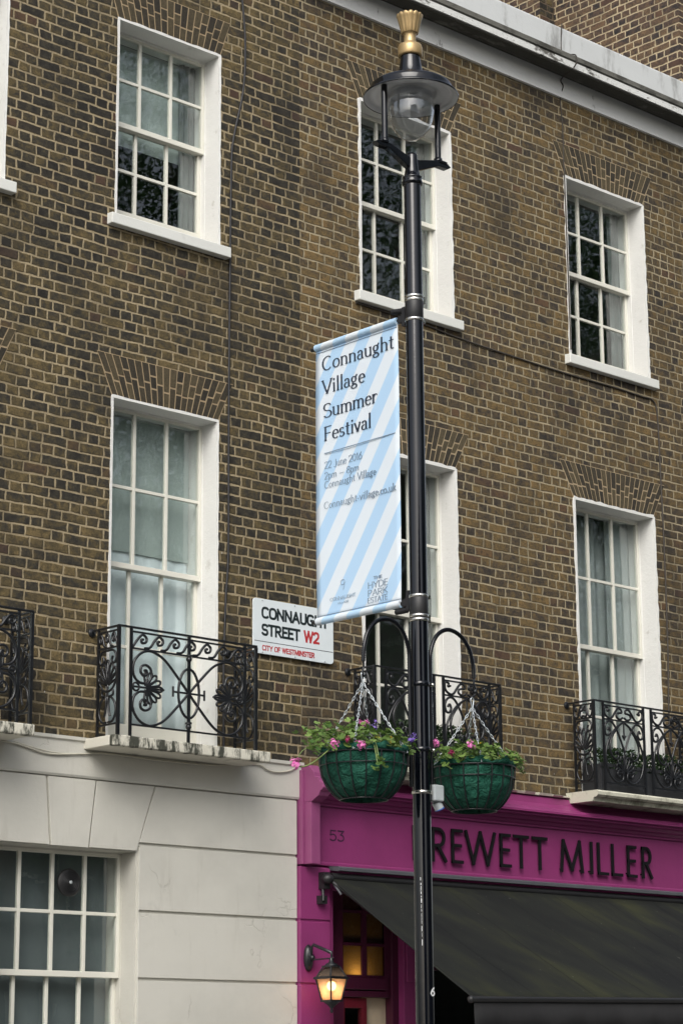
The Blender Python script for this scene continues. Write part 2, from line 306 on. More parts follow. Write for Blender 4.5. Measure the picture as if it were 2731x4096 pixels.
# ---------------------------------------------------------------- lettering
def A(cx,cy,rx,ry,a0,a1,n=14,e=1.):
    def sg(v): return math.copysign(abs(v)**e,v)
    return [(cx+rx*sg(math.cos(R(a0+(a1-a0)*i/n))),cy+ry*sg(math.sin(R(a0+(a1-a0)*i/n)))) for i in range(n+1)]
X=.62
def glyphs(e):
    g={}
    g['A']=(.72,[[(0,0),(.36,1)],[(.36,1),(.72,0)],[(.13,.34),(.59,.34)]])
    g['C']=(.70,[A(.36,.5,.36,.5,48,312,20,e)])
    g['D']=(.72,[[(.06,0),(.06,1)],[(.06,1),(.3,1)]+A(.3,.5,.42,.5,80,-80,14,e)+[(.3,0),(.06,0)]])
    g['E']=(.54,[[(.06,0),(.06,1)],[(.06,1),(.52,1)],[(.06,.52),(.46,.52)],[(.06,0),(.54,0)]])
    g['F']=(.52,[[(.06,0),(.06,1)],[(.06,1),(.52,1)],[(.06,.52),(.46,.52)]])
    g['G']=(.74,[A(.36,.5,.36,.5,48,335,20,e),[(.68,.0),(.68,.45)],[(.42,.45),(.72,.45)]])
    g['H']=(.74,[[(.06,0),(.06,1)],[(.68,0),(.68,1)],[(.06,.52),(.68,.52)]])
    g['I']=(.14,[[(.07,0),(.07,1)]])
    g['K']=(.68,[[(.06,0),(.06,1)],[(.06,.4),(.6,1)],[(.22,.56),(.68,0)]])
    g['L']=(.5,[[(.06,0),(.06,1)],[(.06,0),(.5,0)]])
    g['M']=(.9,[[(.0,0),(.1,1)],[(.1,1),(.45,0.05)],[(.45,.05),(.8,1)],[(.8,1),(.9,0)]])
    g['N']=(.76,[[(.06,0),(.06,1)],[(.06,1),(.7,0)],[(.7,0),(.7,1)]])
    g['O']=(.74,[A(.37,.5,.36,.5,90,450,28,e)])
    g['P']=(.60,[[(.06,0),(.06,1)],[(.06,1),(.3,1)]+A(.3,.735,.28,.265,80,-80,12,e)+[(.3,.47),(.06,.47)]])
    g['R']=(.66,[[(.06,0),(.06,1)],[(.06,1),(.3,1)]+A(.3,.735,.28,.265,80,-80,12,e)+[(.3,.47),(.06,.47)],[(.28,.47),(.64,0)]])
    g['S']=(.6,[A(.3,.745,.27,.255,28,270,14,e)+A(.3,.245,.29,.245,90,-152,14,e)[1:]])
    g['T']=(.62,[[(.31,0),(.31,1)],[(0,1),(.62,1)]])
    g['U']=(.72,[[(.06,1),(.06,.33)]+A(.36,.33,.3,.33,180,360,14,e)+[(.66,1)]])
    g['V']=(.7,[[(0,1),(.35,0)],[(.35,0),(.7,1)]])
    g['W']=(1.0,[[(0,1),(.25,0)],[(.25,0),(.5,1)],[(.5,1),(.75,0)],[(.75,0),(1.,1)]])
    g['Y']=(.66,[[(0,1),(.33,.45)],[(.66,1),(.33,.45)],[(.33,.45),(.33,0)]])
    g['J']=(.4,[[(.32,1),(.32,.1)]+A(.16,.08,.16,.2,0,-150,8)])
    g['2']=(.6,[A(.3,.72,.27,.28,165,-35,12,e)+[(.03,0)],[(.03,0),(.6,0)]])
    g['0']=(.6,[A(.3,.5,.27,.5,90,450,24,e)]); g['1']=(.34,[[(.04,.82),(.2,1)],[(.2,1),(.2,0)]])
    g['6']=(.6,[A(.3,.3,.27,.3,90,450,20,e),[(.5,1),(.2,.7),(.06,.45),(.03,.28)]]); g['8']=(.6,[A(.3,.76,.22,.24,90,450,18,e),A(.3,.26,.27,.26,90,450,18,e)])
    g['5']=(.58,[[(.5,1),(.08,1)],[(.08,1),(.06,.56)],[(.06,.56)]+A(.26,.32,.29,.32,110,-140,14)])
    g['3']=(.58,[[(.04,1),(.52,1)],[(.52,1),(.26,.62)],[(.26,.62)]+A(.24,.31,.3,.31,80,-140,14)])
    g['o']=(.5,[A(.25,X/2,.23,X/2,90,450,20)]); g['c']=(.44,[A(.25,X/2,.23,X/2,40,320,16)])
    g['e']=(.46,[[(.04,.34),(.44,.34)],A(.25,X/2,.21,X/2,5,310,18)])
    g['n']=(.54,[[(.08,0),(.08,X)],[(.08,.4)]+A(.26,.4,.19,.22,150,0,10)+[(.45,0)]])
    g['h']=(.54,[[(.08,0),(.08,1.05)],[(.08,.4)]+A(.26,.4,.19,.22,150,0,10)+[(.45,0)]])
    g['m']=(.86,[[(.08,0),(.08,X)],[(.08,.4)]+A(.25,.4,.18,.22,150,0,10)+[(.43,0)],[(.43,.4)]+A(.6,.4,.18,.22,150,0,10)+[(.78,0)]])
    g['u']=(.54,[[(.08,X),(.08,.2)]+A(.26,.2,.18,.2,180,320,9),[(.45,X),(.45,0)]])
    g['a']=(.46,[A(.21,.44,.15,.18,160,0,9)+[(.36,.05)],A(.19,.17,.16,.17,75,300,12),[(.36,.05),(.44,.01)]])
    g['g']=(.48,[A(.2,.42,.16,.2,90,450,16),[(.32,.55),(.44,.7)],[(.12,.24),(.08,.14),(.2,.09),(.36,.05)],A(.21,-.1,.2,.14,90,450,16)])
    g['t']=(.34,[[(.15,.85),(.15,.12)]+A(.25,.12,.1,.12,180,310,6),[(0,X),(.32,X)]])
    g['i']=(.2,[[(.1,0),(.1,X)],[(.1,.84),(.1,.93)]]); g['l']=(.2,[[(.1,0),(.1,1.05)]])
    g['r']=(.38,[[(.08,0),(.08,X)],[(.08,.42),(.18,.58),(.28,.62),(.36,.56)]])
    g['s']=(.4,[A(.2,.46,.15,.16,30,270,10)+A(.2,.155,.17,.155,90,-150,10)[1:]])
    g['v']=(.46,[[(.02,X),(.23,0)],[(.23,0),(.44,X)]])
    g['p']=(.54,[[(.08,-.28),(.08,X)],A(.25,X/2,.21,X/2,140,-140,16)])
    g['k']=(.5,[[(.08,0),(.08,1.05)],[(.08,.22),(.42,X)],[(.2,.34),(.48,0)]])
    g['-']=(.3,[[(.04,.3),(.26,.3)]]); g['_']=(.9,[[(.08,.34),(.84,.34)]]); g['.']=(.18,[[(.08,-.0),(.08,.09)]]); g[' ']=(.28,[])
    return g
def lettering(mb,text,org,ru,uu,nn,h,width,thick,thin=None,serif=0,e=1.,depth=.002,gap=.12,sx=None):
    """strokes every character as flat ribbons lying on a surface; thin: width of level strokes (for serif faces)"""
    g=glyphs(e); org,ru,uu,nn=map(Vector,(org,ru,uu,nn)); adv=0
    for ch in text: adv+=g[ch][0]+gap
    adv-=gap; kx=(width/adv) if width else h*sx
    x0=0; cnt=0; tv=(thin or thick)
    def hw(t):
        if thin is None: return thick/2
        s_=abs(t[1])
        if flat: return thick*.22
        return (thin+(thick-thin)*s_**1.6)/2
    flat=False
    for ch in text:
        wd,strokes=g[ch]; flat=ch in '-_'
        for st in strokes:
            pts=[((x0+p[0])*kx,tv/2+p[1]*(h-tv)) for p in st]
            if len(pts)<2: continue
            n=len(pts); L=[];Rr=[]; closed=(abs(pts[0][0]-pts[-1][0])+abs(pts[0][1]-pts[-1][1]))<1e-6
            for i in range(n):
                a=pts[i-1] if i>0 else (pts[-2] if closed else pts[0]); b=pts[i+1] if i<n-1 else (pts[1] if closed else pts[-1])
                t=(b[0]-a[0],b[1]-a[1]); l=math.hypot(*t) or 1; t=(t[0]/l,t[1]/l); q=hw(t)
                L.append((pts[i][0]-t[1]*q,pts[i][1]+t[0]*q)); Rr.append((pts[i][0]+t[1]*q,pts[i][1]-t[0]*q))
            if not closed:
                for i,j in ((0,1),(n-1,n-2)):
                    t=(pts[i][0]-pts[j][0],pts[i][1]-pts[j][1]); l=math.hypot(*t) or 1; k_=tv/2/l
                    L[i]=(L[i][0]+t[0]*k_,L[i][1]+t[1]*k_); Rr[i]=(Rr[i][0]+t[0]*k_,Rr[i][1]+t[1]*k_)
            ex=depth+cnt*.00004; cnt+=1
            vs=[org+ru*p[0]+uu*p[1]+nn*ex for p in L+Rr]+[org+ru*p[0]+uu*p[1] for p in L+Rr]
            fs=[(i,i+1,n+i+1,n+i) for i in range(n-1)]
            fs+=[(i,2*n+i,2*n+i+1,i+1) for i in range(n-1)]+[(n+i,n+i+1,3*n+i+1,3*n+i) for i in range(n-1)]
            fs+=[(0,n,3*n,2*n),(n-1,3*n-1,4*n-1,2*n-1)]
            mb.add(vs,fs)
            if serif:
                for i,j in ((0,1),(n-1,n-2)):
                    t=(pts[j][0]-pts[i][0],pts[j][1]-pts[i][1]); l=math.hypot(*t) or 1; yy=st[i][1]
                    if abs(t[1])/l>.75 and (abs(yy)<.01 or abs(yy-1)<.01 or abs(yy+.28)<.01) and not closed:
                        ex+=.00004; cnt+=1; c=pts[i]; a=serif*h; bb=(thin or thick)/2
                        q=[(c[0]-a,c[1]-bb),(c[0]+a,c[1]-bb),(c[0]+a,c[1]+bb),(c[0]-a,c[1]+bb)]
                        mb.add([org+ru*p[0]+uu*p[1]+nn*ex for p in q],[(0,1,2,3)])
                    elif abs(yy-X)<.01 and abs(t[1])/l>.75 and ch in 'nmruipv':
                        ex+=.00004; cnt+=1; c=pts[i]; a=serif*h; bb=(thin or thick)/2
                        q=[(c[0]-a,c[1]-bb),(c[0]+a*.2,c[1]-bb),(c[0]+a*.2,c[1]+bb),(c[0]-a,c[1]+bb)]
                        mb.add([org+ru*p[0]+uu*p[1]+nn*ex for p in q],[(0,1,2,3)])
        x0+=wd+gap
    return mb
# ================================================================= GROUND
GZ=0.0
ASPH=plain('road_asphalt',(.05,.05,.052),.9,0,.2,.25,30,.004,120); PAVE=plain('york_paving',(.24,.235,.22),.85,0,.2,.2,1.2,.003,40); KERB=plain('granite_kerb',(.28,.28,.27),.8,0,.3,.2,40)
struct('ground',MB().add([(-300,-300,-.14),(300,-300,-.14),(300,300,-.14),(-300,300,-.14)],[(0,1,2,3)]),plain('town_ground',(.12,.12,.11),.95))
struct('road',MB().box(-60,90,-12.0,-4.95,-.136,-.12),ASPH)
struct('pavement',MB().box(-60,90,-4.8,.3,-.12,0),PAVE)
struct('kerb',MB().box(-60,90,-4.95,-4.8,-.12,.004),KERB)
struct('far_pavement',MB().box(-60,90,-18,-12.15,-.12,0),PAVE)
struct('far_kerb',MB().box(-60,90,-12.15,-12.0,-.12,.004),KERB)
# ================================================================= HOUSES
def facade(mb,x0,x1,z0,z1,holes,y0=0.,y1=.34):
    xs=sorted({x0,x1}|{h[i] for h in holes for i in (0,1) if x0<h[i]<x1}); zs=sorted({z0,z1}|{h[i] for h in holes for i in (2,3) if z0<h[i]<z1})
    def solid(i,j):
        if i<0 or j<0 or i>=len(xs)-1 or j>=len(zs)-1: return False
        cx,cz=(xs[i]+xs[i+1])/2,(zs[j]+zs[j+1])/2
        return not any(h[0]<cx<h[1] and h[2]<cz<h[3] for h in holes)
    for i in range(len(xs)-1):
        for j in range(len(zs)-1):
            if not solid(i,j): continue
            a,b,c,d=xs[i],xs[i+1],zs[j],zs[j+1]
            mb.add([(a,y0,c),(b,y0,c),(b,y0,d),(a,y0,d)],[(0,1,2,3)]); mb.add([(a,y1,c),(b,y1,c),(b,y1,d),(a,y1,d)],[(3,2,1,0)])
            if not solid(i-1,j): mb.add([(a,y0,c),(a,y0,d),(a,y1,d),(a,y1,c)],[(0,1,2,3)])
            if not solid(i+1,j): mb.add([(b,y0,c),(b,y0,d),(b,y1,d),(b,y1,c)],[(3,2,1,0)])
            if not solid(i,j-1): mb.add([(a,y0,c),(b,y0,c),(b,y1,c),(a,y1,c)],[(3,2,1,0)])
            if not solid(i,j+1): mb.add([(a,y0,d),(b,y0,d),(b,y1,d),(a,y1,d)],[(0,1,2,3)])
    return mb
def arch(house,x0,x1,z,mat,hgt=.30,spread=.13,n=18,mort=None):
    """flat gauged-brick arch: backing of mortar plus separate tapering bricks"""
    back=MB().pxz([(x0-.005,z+.004),(x1+.005,z+.004),(x1+spread,z+hgt),(x0-spread,z+hgt)],-.0015,.02)
    a=back.build('brick_arch',mort,house)
    mb=MB(); n+=n%2-1
    for i in range(n):
        def px(t,k): return (x0+(x1-x0)*t)*(1-k)+(x0-spread+(x1-x0+2*spread)*t)*k
        t0,t1=i/n,(i+1)/n; g=.0052
        brk=[0,.36,.68,1] if i%2 else [0,.5,1]
        if rnd.random()<.3: brk=[0,.34,1]
        for k0,k1 in zip(brk[:-1],brk[1:]):
            gz=.014; y=-.003-rnd.random()*.0025
            p=[(px(t0,k0)+g,z+.006+(hgt-.012)*k0+(gz if k0 else 0)),(px(t1,k0)-g,z+.006+(hgt-.012)*k0+(gz if k0 else 0)),(px(t1,k1)-g,z+.006+(hgt-.012)*k1),(px(t0,k1)+g,z+.006+(hgt-.012)*k1)]
            mb.pxz(p,y,.01)
    mb.build('voussoir_bricks',mat,a); return a
def curtain(mb,x0,x1,y,z0,z1,folds=6,amp=.02,n=40,ph=0.):
    nz=6
    vs=[]; 
    for j in range(nz+1):
        for i in range(n+1):
            t=i/n; q=j/nz
            vs.append((x0+(x1-x0)*t,y+amp*math.sin(t*folds*2*PI+ph+.5*math.sin(q*2))*(.6+.4*math.sin(t*9+ph)),z0+(z1-z0)*q))
    mb.add(vs,[(j*(n+1)+i,j*(n+1)+i+1,(j+1)*(n+1)+i+1,(j+1)*(n+1)+i) for j in range(nz) for i in range(n)],True); return mb
def window(house,x0,x1,z0,z1,meet,gt,gb,cols=3,rows=(2,2),sill=True,liner=WHITEH,dressing=(),proud=.004,mun=.026):
    L=.014
    mb=MB()
    mb.box(x0-.004,x0+L,-proud,.157,z0,z1-L).box(x1-L,x1+.004,-proud,.157,z0,z1-L).box(x0-.004,x1+.004,-proud-.001,.157,z1-L,z1+.004)
    mb.box(x0-.05,x0+L+.004,.157,.342,z0-.03,z1+.04).box(x1-L-.004,x1+.05,.157,.342,z0-.03,z1+.04).box(x0+L+.004,x1-L-.004,.157,.303,gt+.02,z1+.04)
    if liner is WHITEH:
        def rag(a,b,vert,c,sg):
            n=int((b-a)/.055); prev=None; hw_=.006 if proud<.006 else .013
            for i in range(n):
                p,q=a+(b-a)*i/n,a+(b-a)*(i+1)/n; w0=prev if prev is not None else hw_*(.5+rnd.random()); w1=hw_*(.4+1.1*rnd.random()); prev=w1
                pts=[(c,p),(c,q),(c+sg*w1,q),(c+sg*w0,p)] if vert else [(p,c),(q,c),(q,c+sg*w1),(p,c+sg*w0)]
                mb.pxz(pts,-proud-.0016,.0005)
        rag(z0,z1,True,x0,-1); rag(z0,z1,True,x1,1); rag(x0,x1,False,z1,1)
    wn=mb.build('window',liner,house)
    a,b=x0+L+.004,x1-L-.004
    def sash(zb,zt,y,rails,nr,st):
        m=MB(); d=.036
        m.box(a,a+st,y,y+d,zb,zt).box(b-st,b,y,y+d,zb,zt).box(a+st,b-st,y+.001,y+d,zt-rails[1],zt).box(a+st,b-st,y-.002 if rails[0]>.03 else y+.001,y+d,zb,zb+rails[0])
        gx0,gx1,gz0,gz1=a+st,b-st,zb+rails[0],zt-rails[1]
        for i in range(1,cols):
            cx=gx0+(gx1-gx0)*i/cols; m.box(cx-mun/2,cx+mun/2,y+.004,y+d-.004,gz0,gz1)
        for j in range(1,nr):
            cz=gz0+(gz1-gz0)*j/nr
            for i in range(cols):
                xa=gx0+(gx1-gx0)*i/cols+(mun/2 if i else 0); xb=gx0+(gx1-gx0)*(i+1)/cols-(mun/2 if i<cols-1 else 0)
                m.box(xa,xb,y+.006,y+d-.004,cz-.012,cz+.012)
        m.build('sash',SASH,wn,bevel=.003)
        g=MB()
        for i in range(cols):
            for j in range(nr):
                xa=gx0+(gx1-gx0)*i/cols-.004; xb=gx0+(gx1-gx0)*(i+1)/cols+.004; za=gz0+(gz1-gz0)*j/nr-.004; zb2=gz0+(gz1-gz0)*(j+1)/nr+.004
                t1,t2=(rnd.random()-.5)*.003,(rnd.random()-.5)*.003; yy=y+.018
                f=[(xa,yy+t1,za),(xb,yy-t1+t2,za),(xb,yy-t1-t2,zb2),(xa,yy+t1-t2,zb2)]
                g.add(f+[(p[0],p[1]+.004,p[2]) for p in f],[(0,1,2,3),(7,6,5,4),(0,4,5,1),(1,5,6,2),(2,6,7,3),(3,7,4,0)])
        g.build('glass',GLASS,wn)
    sash(meet-.02,gt+.035,.166,(.040,.035),rows[0],.026)
    sash(z0 if not sill else z0-.0,meet+.018,.206,(gb-z0,.038),rows[1],.030)
    if sill:
        MB().px([(.16,z0+.004),(-.062,z0-.018),(-.062,z0-.10),(.16,z0-.10)],x0-.07,x1+.07).build('sill',SILL,wn,bevel=.006)
    for kind,args in dressing:
        if kind=='blind':
            MB().box(x0+.03,x1-.03,.304,.309,args[0],args[1]).build('blind',args[2],wn)
        elif kind=='curtain':
            cy_,ca_=(.322,.007) if args[3] is NET else ((.278,.012) if args[1]>x1-.045 else (.375,.022))
            curtain(MB(),args[0],args[1],cy_,z0,z1-.02,args[2],ca_,40,args[4]).build('curtain',args[3],wn,solid=.004)
    return wn
# house 1: sooty brick, stucco ground floor
SEAM=11.31
h1=thing('brick_house','dark sooty brick terraced house with a cream stuccoed ground floor, on the left','house',(8,0,0))
HU=[(7.56,8.530,7.72,9.275),(9.505,10.490,7.72,9.275)]; HL=[(7.56,8.530,3.86,6.34),(9.505,10.490,3.86,6.34)]; HG=[(8.62,9.795,1.45,3.13)]
facade(MB(),5.0,SEAM,3.862,12.2,HU+HL).build('brick_wall',MB1,h1)
facade(MB(),5.0,SEAM-.06,-.1,3.861,HG,-.0,.34).build('stucco_wall',STUCCO,h1)
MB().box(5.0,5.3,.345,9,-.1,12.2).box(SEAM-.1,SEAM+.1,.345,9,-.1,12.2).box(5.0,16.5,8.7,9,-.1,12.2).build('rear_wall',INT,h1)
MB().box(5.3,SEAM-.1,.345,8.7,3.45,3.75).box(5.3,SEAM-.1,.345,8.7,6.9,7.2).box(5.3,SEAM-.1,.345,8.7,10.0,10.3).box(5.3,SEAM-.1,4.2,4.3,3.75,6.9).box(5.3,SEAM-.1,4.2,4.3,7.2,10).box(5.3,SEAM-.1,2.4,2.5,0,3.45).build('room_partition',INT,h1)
MB().box(5.0,SEAM,.2,9,12.2,12.3).build('roof',plain('roof_slate',(.09,.09,.10),.7),h1)
fr=MB().px([(.001,3.857),(-.045,3.857),(-.045,3.835),(-.03,3.825),(-.03,3.60),(-.022,3.585),(.001,3.585)],5.0,SEAM-.012); fr.build('frieze_band',STUCCO,h1)
st=MB(); Y0,Y1=-.017,.003
def blk(x0,x1,z0,z1): st.box(x0,x1,Y0,Y1,z0,z1)
jz=[3.583,3.171,2.712,2.258,1.80,1.34,.88,.42,0.0]; g=.011
for zt,zb in zip(jz[:-1],jz[1:]):
    if zb>3.1: continue
    blk(9.797,SEAM-.062,zb+g,zt-g); blk(5.2,8.618,zb+g,zt-g)
st.pxz([(9.935,3.575),(SEAM-.062,3.575),(SEAM-.062,3.182),(9.797,3.182)],Y0,Y1)
for poly,y in (([(9.012,3.576),(9.408,3.576),(9.355,3.118),(9.052,3.118)],Y0-.006),([(9.424,3.576),(9.918,3.576),(9.772,3.122),(9.370,3.122)],Y0),([(8.996,3.576),(8.50,3.576),(8.645,3.122),(9.038,3.122)],Y0)): st.pxz(poly,y,Y1)
st.pxz([(5.2,3.575),(8.485,3.575),(8.618,3.182),(5.2,3.182)],Y0,Y1)
st.box(9.7955,9.7995,-.0165,.15,1.45,3.118)
st.build('stucco_blocks',STUCCO,h1,bevel=.005)
for k,(a,b,c,d) in enumerate(HU):
    window(h1,a,b,c,d,8.52,9.225,7.86,dressing=[('blind',(8.42,9.24,BLIND)),('curtain',(b-.17,b-.02,3,CURT,1.))])
    arch(h1,a,b,d,MV1,.30,.10,17,Mat('arch_mortar',.9,(.33,.25,.15)).m if k==0 else bpy.data.materials['arch_mortar'])
for k,(a,b,c,d) in enumerate(HL):
    window(h1,a,b,c,d,5.16,6.295,4.03,sill=False,dressing=[('blind',(5.30,6.31,BLIND)),('curtain',(a+.02,b-.02,7,NET,.4))])
    arch(h1,a,b,d,MV1,.31,.14,19,bpy.data.materials['arch_mortar'])
gw=window(h1,8.62,9.795,1.45,3.13,2.288,3.085,1.55,cols=4,rows=(2,2),sill=True,liner=STUCCO,dressing=[('blind',(1.5,3.10,FROST))],proud=-.004)
fan=MB().lathe([(.094,.0),(.096,.012),(.085,.022),(.0001,.022)],(0,0,0),28)
for i in range(5): fan.lathe([(.018+.013*i,.023),(.021+.013*i,.028),(.024+.013*i,.023)],(0,0,0),24,cap=False)
fo=MB()
fo.v=[(9.335+v[0],.168-v[2],2.895+v[1]) for v in fan.v]; fo.f=fan.f; fo.sm=fan.sm; fo.build('extractor_fan',BLKM,gw)
nb=MB().lathe([(.012,0),(.012,.006),(.0001,.008)],(0,0,0),12); n2_=MB(); n2_.v=[(9.335+v[0],.14-v[2],2.895+v[1]) for v in nb.v]; n2_.f=nb.f; n2_.sm=nb.sm; n2_.build('fan_hub',GREYBOX,gw)
# house 2: browner brick, white cornice
h2=thing('brick_house','brown brick terraced house with white windows and weathered white cornice above the magenta shop','house',(14,0,0))
GU=[(11.960,13.010,7.70,9.355),(14.465,15.530,7.70,9.36)]; GL=[(11.955,13.000,3.86,6.41),(14.450,15.510,3.86,6.41)]
facade(MB(),SEAM,16.9,3.84,10.11,GU+GL).build('brick_wall',MB2,h2)
facade(MB(),SEAM,16.9,2.95,3.835,[],.012,.34).build('lintel_wall',MAG,h2)
MB().box(16.6,16.9,.345,9,-.1,10.1).build('side_wall',MB2,h2); MB().box(16.56,16.598,.345,8.7,0,10.05).build('side_lining',INT,h2)
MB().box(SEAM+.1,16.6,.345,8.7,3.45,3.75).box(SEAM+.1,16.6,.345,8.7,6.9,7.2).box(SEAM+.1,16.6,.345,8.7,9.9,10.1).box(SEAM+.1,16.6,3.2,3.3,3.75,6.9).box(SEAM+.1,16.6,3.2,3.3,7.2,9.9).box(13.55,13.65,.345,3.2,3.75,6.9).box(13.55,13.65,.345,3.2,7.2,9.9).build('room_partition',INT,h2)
MB().px([(.0,10.098),(-.030,10.098),(-.030,10.30),(.0,10.30)],SEAM,17.2).build('cornice_frieze',CORN,h2)
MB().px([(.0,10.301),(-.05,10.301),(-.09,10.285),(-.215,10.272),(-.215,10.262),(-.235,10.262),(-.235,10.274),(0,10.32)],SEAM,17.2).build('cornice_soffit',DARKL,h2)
MB().px([(.0,10.321),(-.236,10.276),(-.252,10.276),(-.252,10.335),(-.0,10.345)],SEAM,17.2).build('cornice_ledge',LEDGE,h2)
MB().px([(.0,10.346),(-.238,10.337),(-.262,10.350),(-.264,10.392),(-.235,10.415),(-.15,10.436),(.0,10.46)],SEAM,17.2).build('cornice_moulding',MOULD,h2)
MB().px([(.30,10.111),(.005,10.111),(.005,10.45),(-.045,10.452),(-.045,10.765),(-.02,10.785),(.30,10.795)],SEAM,17.2).build('parapet',PARA,h2,bevel=.01)
MB().box(SEAM,16.9,.31,9,10.11,10.2).build('roof',bpy.data.materials['roof_slate'],h2)
MORT2=Mat('arch_mortar_pale',.9,(.36,.28,.175)).m
for k,(a,b,c,d) in enumerate(GU):
    window(h2,a,b,c,d,8.545,9.305,7.815,dressing=[('curtain',(b-.17,b-.02,2,CURT,.6))],proud=.008)
    arch(h2,a,b,d,MV2,.31,.15,19,MORT2)
for k,(a,b,c,d) in enumerate(GL):
    window(h2,a,b,c,d,5.17,6.36,4.02,sill=False,dressing=[('curtain',(b-(.34 if k else .20),b-.02,3,CURTL if k else CURT,.6))]+([('curtain',(a+.10,b-.16,5,CURTL,1.7))] if k else []),proud=.008)
    arch(h2,a,b,d,MV2,.32,.17,21,MORT2)
# balcony slabs
def slab(house,x0,x1,yf,z0,z1,mat,matl,moulded=False):
    if moulded:
        pr=[(-.001,z0),(-yf+.05,z0),(-yf+.035,z0+.03),(-yf+.008,z0+.034),(-yf-.012,z0+.05),(-yf-.014,z0+.075),(-yf+.0,z0+.088),(-.001,z0+.088)]
        MB().px(pr,x0,x1).build('balcony_slab',mat,house)
    else:
        o=MB().box(x0+.002,x1,-yf,-yf+.05,z0,z1).build('balcony_slab_edge',mat,house,bevel=.008)
        MB().px([(-yf+.0505,z0+.004),(-yf+.0505,z1-.002),(-.001,z1-.002),(-.001,z0+.004)],x0,x1-.002).build('balcony_slab',matl,house,bevel=.006)
slab(h1,9.30,10.70,.355,3.775,3.85,SLABD,SLABC); slab(h1,7.2,8.66,.355,3.775,3.85,SLABD,SLABC)
slab(h2,11.70,13.22,.335,3.772,3.86,SLABM,SLABM,True); slab(h2,14.235,15.75,.335,3.772,3.86,SLABM,SLABM,True)
# chimney stack / party wall above the right house
cs=thing('chimney_stack','tall brown brick chimney wall rising behind the weathered white parapet','chimney',(16.7,1.5,10.1))
MB().box(16.5,17.3,.235,1.84,10.2,15).build('party_wall',MB3,cs)
MB().box(16.285,17.3,1.845,4.4,10.2,15).build('chimney_breast',MB3,cs)
MB().box(16.287,16.499,1.838,1.8445,10.2,15).build('breast_return',MB3x,cs)
# ================================================================= RAILINGS
def spiral(cx,cz,r0,r1,a0,turn,n=26):
    return [(cx+(r0+(r1-r0)*i/n)*math.cos(R(a0+turn*i/n)),cz+(r0+(r1-r0)*i/n)*math.sin(R(a0+turn*i/n))) for i in range(n+1)]
def sp2(pts,n=6): return [(v.x,v.y) for v in smoothpath([(p[0],p[1],0) for p in pts],n)]
def palmette(cx,cz,ax,L,k=9,spread=150):
    """fan of petals as closed loops around direction ax (degrees)"""
    out=[]
    for i in range(k):
        a=ax-spread/2+spread*i/(k-1); l=L*(1-.28*abs(i-(k-1)/2)/((k-1)/2)); ca,sa=math.cos(R(a)),math.sin(R(a)); w=L*.115
        loc=[(.12,0),(.5,.55),(.82,1.),(1.,.45),(1.,-.45),(.82,-1.),(.5,-.55),(.12,0)]
        out.append(sp2([(cx+ca*p*l-sa*q*w,cz+sa*p*l+ca*q*w) for p,q in loc],3))
    return out
def scrollband(x0,x1,z0,z1,n,flip=False):
    out=[]; w=(x1-x0)/n; h=z1-z0
    for i in range(n):
        cx=x0+w*(i+.5)
        p=[(cx-.75*w,z0+.02*h),(cx-.42*w,z0+.12*h),(cx-.15*w,z0+.62*h),(cx+.12*w,z0+.93*h),(cx+.36*w,z0+.72*h),(cx+.30*w,z0+.42*h),(cx+.08*w,z0+.36*h),(cx+.04*w,z0+.58*h),(cx+.17*w,z0+.60*h)]
        if flip: p=[(2*cx-a,b) for a,b in p]
        out.append(sp2([(min(max(a,x0),x1),b) for a,b in p],4))
    return out
def big_panel(x0,x1,zb,zt):
    c=(x0+x1)/2; hw=(x1-x0)/2; h=zt-zb; f=lambda u,v:(c+u*hw,zb+v*h); C=[]
    for s in (1,-1):
        for t in (0,1):
            vv=lambda v: v if t==0 else 1-v
            C.append(sp2([f(s*u,vv(v)) for u,v in [(0,.5),(-.16,.66),(-.42,.90),(-.60,.985),(-.72,1.),(-.86,.95),(-.96,.84),(-.985,.72),(-.95,.62),(-.87,.565),(-.78,.555)]],6))
            C.append(sp2([f(s*u,vv(v)) for u,v in [(-.70,.58),(-.665,.66),(-.68,.76),(-.76,.805),(-.835,.78),(-.85,.71),(-.80,.66),(-.74,.68),(-.75,.73),(-.79,.73)]],5))
        pc=f(-.77*s,.5); C+=palmette(pc[0],pc[1],0 if s>0 else 180,.30*hw,9,170)
        C.append(spiral(f(-.93*s,.5)[0],f(0,.5)[1],.028,.028,0,360,12))
        C.append([f(-.97*s,.5),f(-.44*s,.5)])
        C.append([f(.0,.5),f(.27*s,.5)]); C.append([f(.28*s,.43),f(.28*s,.57)])
    C.append([(c+.185*hw*math.cos(2*PI*i/32),zb+h*(.5+.335*math.sin(2*PI*i/32))) for i in range(33)])
    return C
